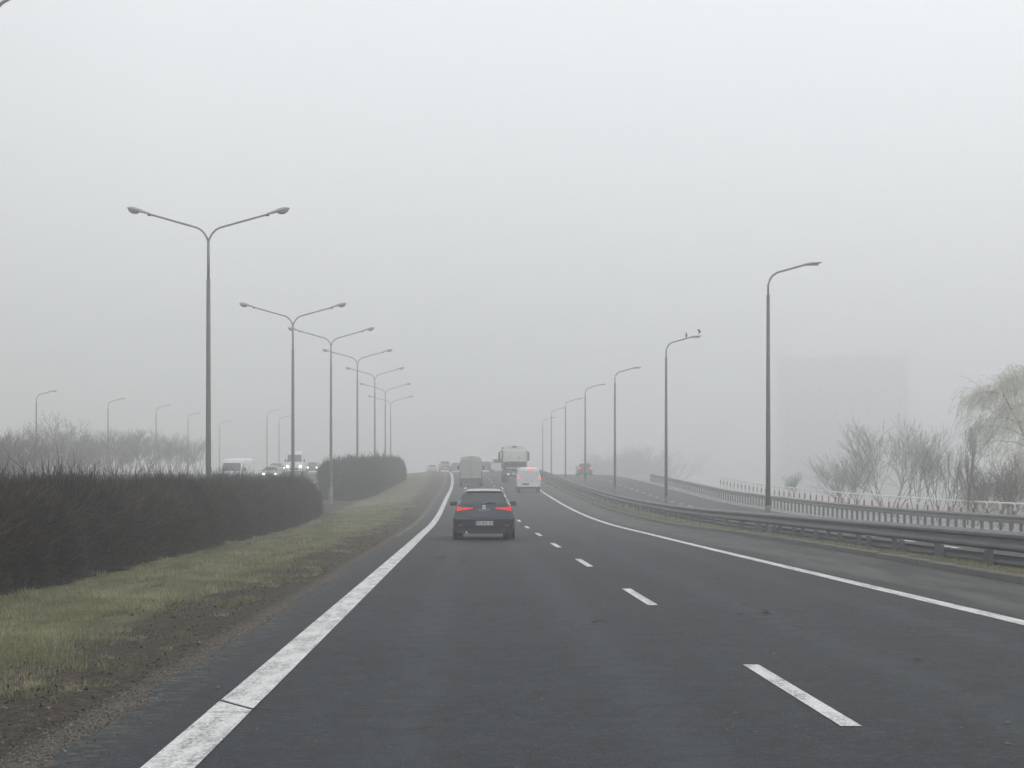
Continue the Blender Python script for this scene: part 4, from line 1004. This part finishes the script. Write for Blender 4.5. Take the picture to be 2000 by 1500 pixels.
o = van('delivery_van', 'white', .93, 1.93, 4.4, rear_lit=True, low='black', glow='red_glow', brake=True, tallw=.86, doors=False, zlow=.47, bumper=0)
MB().box((.24, -.02, .93), (.12, .03, .03), 0, .01).build('door_handle', 'black', o)
MB().box((0, -.03, .50), (1.5, .10, .10), 0, .03).build('rear_bumper', 'white', o, True)
place(o, 1033, 0, 148.5, 'small white delivery van with glowing red brake lamps, beside the navy car', 'van')
o = van('minibus', 'white', .95, 1.95, 4.8, rear_lit=True, glow='red', tallw=.86, rearglass=True, doors=False)
place(o, 975, 0, 238, 'white minibus with dark rear window, mostly hidden behind the truck cab', 'van')
# --- truck tractor
def truck():
    root = empty('truck_tractor', (0, 0, 0))
    for sx in (-1, 1): MB().box((sx*.42, 2.4, .88), (.09, 4.9, .26), 0, .01).build('chassis_rail', 'steel_dark', root)
    cab = MB().box((.03, 4.9, 2.06), (2.28, 1.9, 2.0), 0, .09); cab.build('cab', 'cream', root, True)
    B2 = [(-1.05, 4.1, 3.04), (1.11, 4.1, 3.04), (1.06, 5.7, 3.04), (-1.0, 5.7, 3.04), (-.88, 4.15, 3.50), (.94, 4.15, 3.50), (.8, 5.1, 3.56), (-.74, 5.1, 3.56)]
    pymesh('roof_deflector', B2, [(0, 3, 2, 1), (4, 5, 6, 7), (0, 1, 5, 4), (1, 2, 6, 5), (2, 3, 7, 6), (3, 0, 4, 7)], 'cream', root)
    MB().box((.02, 4.10, 3.38), (.44, .05, .16), 0, .02).build('roof_hatch', 'grey', root)
    for sx in (-1, 1):
        MB().box((sx*1.19+.0, 4.5 if sx < 0 else 4.75, 2.15), (.10, 1.05 if sx < 0 else .5, 1.9), 0, .03).build('side_fairing', 'steel_dark', root, True)
        m = MB(); m.box((sx*1.42, 5.75, 2.42), (.20, .12, .85), 0, .05); m.tube([(sx*1.15, 5.7, 2.95), (sx*1.40, 5.75, 2.86)], .03, 6); m.tube([(sx*1.15, 5.7, 1.95), (sx*1.40, 5.75, 2.0)], .03, 6); m.build('mirror', 'black', root, True)
        for off in (0, .30):
            w_ = wheel(root, sx*(1.22-off), 1.15, .50, .27, sx)
        wheel(root, sx*1.2, 5.0, .50, .3, sx)
        g = MB(); n_ = 8
        for k in range(n_):
            a0, a1 = math.pi*k/n_, math.pi*(k+1)/n_
            for a in (a0,): g.box((sx*.93, 1.15-.62*math.cos((a0+a1)/2), .5+.62*math.sin((a0+a1)/2)), (.64, .27, .03), 0, 0, Matrix.Rotation(((a0+a1)/2-math.pi/2)*-1, 3, 'X'))
        g.build('mudguard', 'black', root)
        MB().box((sx*.86, .02, .80), (.42, .08, .16), 0, .02).build('taillight', 'red', root)
        MB().tube([(sx*1.0, 2.5, .75), (sx*1.0, 3.6, .75)], .3, 16).build('fuel_tank', 'steel', root, True)
    MB().box((-.70, -.025, .80), (.10, .02, .10), 0, .02).build('reversing_lamp', 'lamp_w', root)
    MB().box((0, .06, .66), (2.3, .10, .14), 0, .02).build('underrun_bar', 'soil_rack', root)
    MB().box((-.35, .0, .82), (.5, .02, .11)).build('number_plate', 'plate', root)
    MB().box((0, 1.6, 1.10), (1.0, .9, .10), 0, .04).build('fifth_wheel', 'soil_rack', root)
    MB().box((0, 3.2, 1.12), (1.9, .9, .10), 0, .02).box((.03, 3.86, 1.5), (2.2, .16, .85), 0, .03).box((-.55, 3.5, 1.5), (.6, .3, .65), 0, .05).box((.5, 3.5, 1.33), (.7, .3, .3), 0, .05).build('deck', 'soil_rack', root)
    MB().box((-.05, .10, 1.38), (1.7, .1, .09), 0, .02).box((-.5, .10, 1.05), (.06, .06, .3)).box((.5, .10, 1.05), (.06, .06, .3)).box((.18, .04, 1.30), (.16, .06, .16), 0, .03).build('crossbar', 'cream', root)
    h = MB()
    for x in (-.35, 0, .35): h.tube([(x, 3.85, 2.0), (x*1.1, 3.4, 1.5), (x*.8, 2.8, 1.5), (x*.6, 2.2, 1.25)], .025, 6)
    h.build('air_hose', 'black', root, True)
    for x in (-.45, .45): MB().box((x, 3.93, 2.35), (.15, .05, .08), 0, .02).build('work_lamp', 'grey_plastic', root)
    MB().box((-1.12, 4.6, 3.24), (.16, .1, .2), 0, .04).build('beacon', 'grey_plastic', root)
    return root
place(truck(), 1007, 0, 181, 'cream truck tractor unit without trailer, towering behind the small white van', 'truck')
# other traffic on the main road
place(car('car', 'darkcar', False), 949, 0, 265, 'dark car between the beige van and the white minibus', 'car')
place(car('car', 'grey', True, glow='red_glow', suv=True, hgt=1.6), 869.5, 0, 285, 'grey car with lit tail lamps where the white edge line bends away', 'car')
place(car('car', 'silver', True, glow='red_glow'), 845, 0, 330, 'pale car with two red lamps, farthest vehicle before the crest', 'car')
place(car('car', 'darkcar', False), 891, 0, 300, 'small misty car just outside the beige van', 'car')
place(car('car', 'darkcar', True, glow='red_glow', suv=True, hgt=1.65, wid=.93), 1143.5, 0, 237, 'dark misty car with two red lamps on the service road', 'car', base=lambda d: cz(d)-drop(d))
# oncoming traffic
ob = lambda d: cz(d)-.1
place(van('panel_van', 'white', 1.03, 2.45, 5.9, fw='glass_pale'), 476, 0, 177, 'boxy white van with wide pale windscreen, showing above the hedge', 'van', -1, base=ob, yaw=-.11)
place(car('car', 'silver', False, True), 534, 0, 198, 'silver car with a lit headlamp just over the hedge top', 'car', -1, base=ob)
place(car('car', 'blue', False, False), 543, 0, 226, 'pale blue car directly behind the silver one', 'car', -1, base=ob)
place(van('panel_van', 'white', 1.03, 2.75, 5.9, head_lit=True), 581, 0, 233, 'high-roofed white van with headlamps lit, crossed by a lamp pole', 'van', -1, base=ob)
place(car('car', 'darkcar', False, True), 612, 0, 275, 'low dark car with lit headlamps, next to the high-roofed van', 'car', -1, base=ob)
place(car('car', 'grey', False, True, suv=True, hgt=1.6), 653, 0, 272, 'grey car with lit headlamps, over the end of the hedge gap', 'car', -1, base=ob)
# ------------------------------------------------------------------ haze
hz = MB().box((0, 500, 29.5), (2600, 1400, 89)).build('haze', 'black')
hz.data.materials.clear(); hm = bpy.data.materials.new('haze'); hm.use_nodes = True; n = hm.node_tree; n.nodes.clear()
o_ = n.nodes.new('ShaderNodeOutputMaterial'); pv = n.nodes.new('ShaderNodeVolumePrincipled')
pv.inputs['Color'].default_value = (.995, .998, 1.0, 1); pv.inputs['Density'].default_value = HAZE; pv.inputs['Anisotropy'].default_value = .7
n.links.new(pv.outputs[0], o_.inputs['Volume']); hz.data.materials.append(hm)
tag(hz, kind='stuff', label='pale grey fog thickening over the road into the distance', cat='fog')
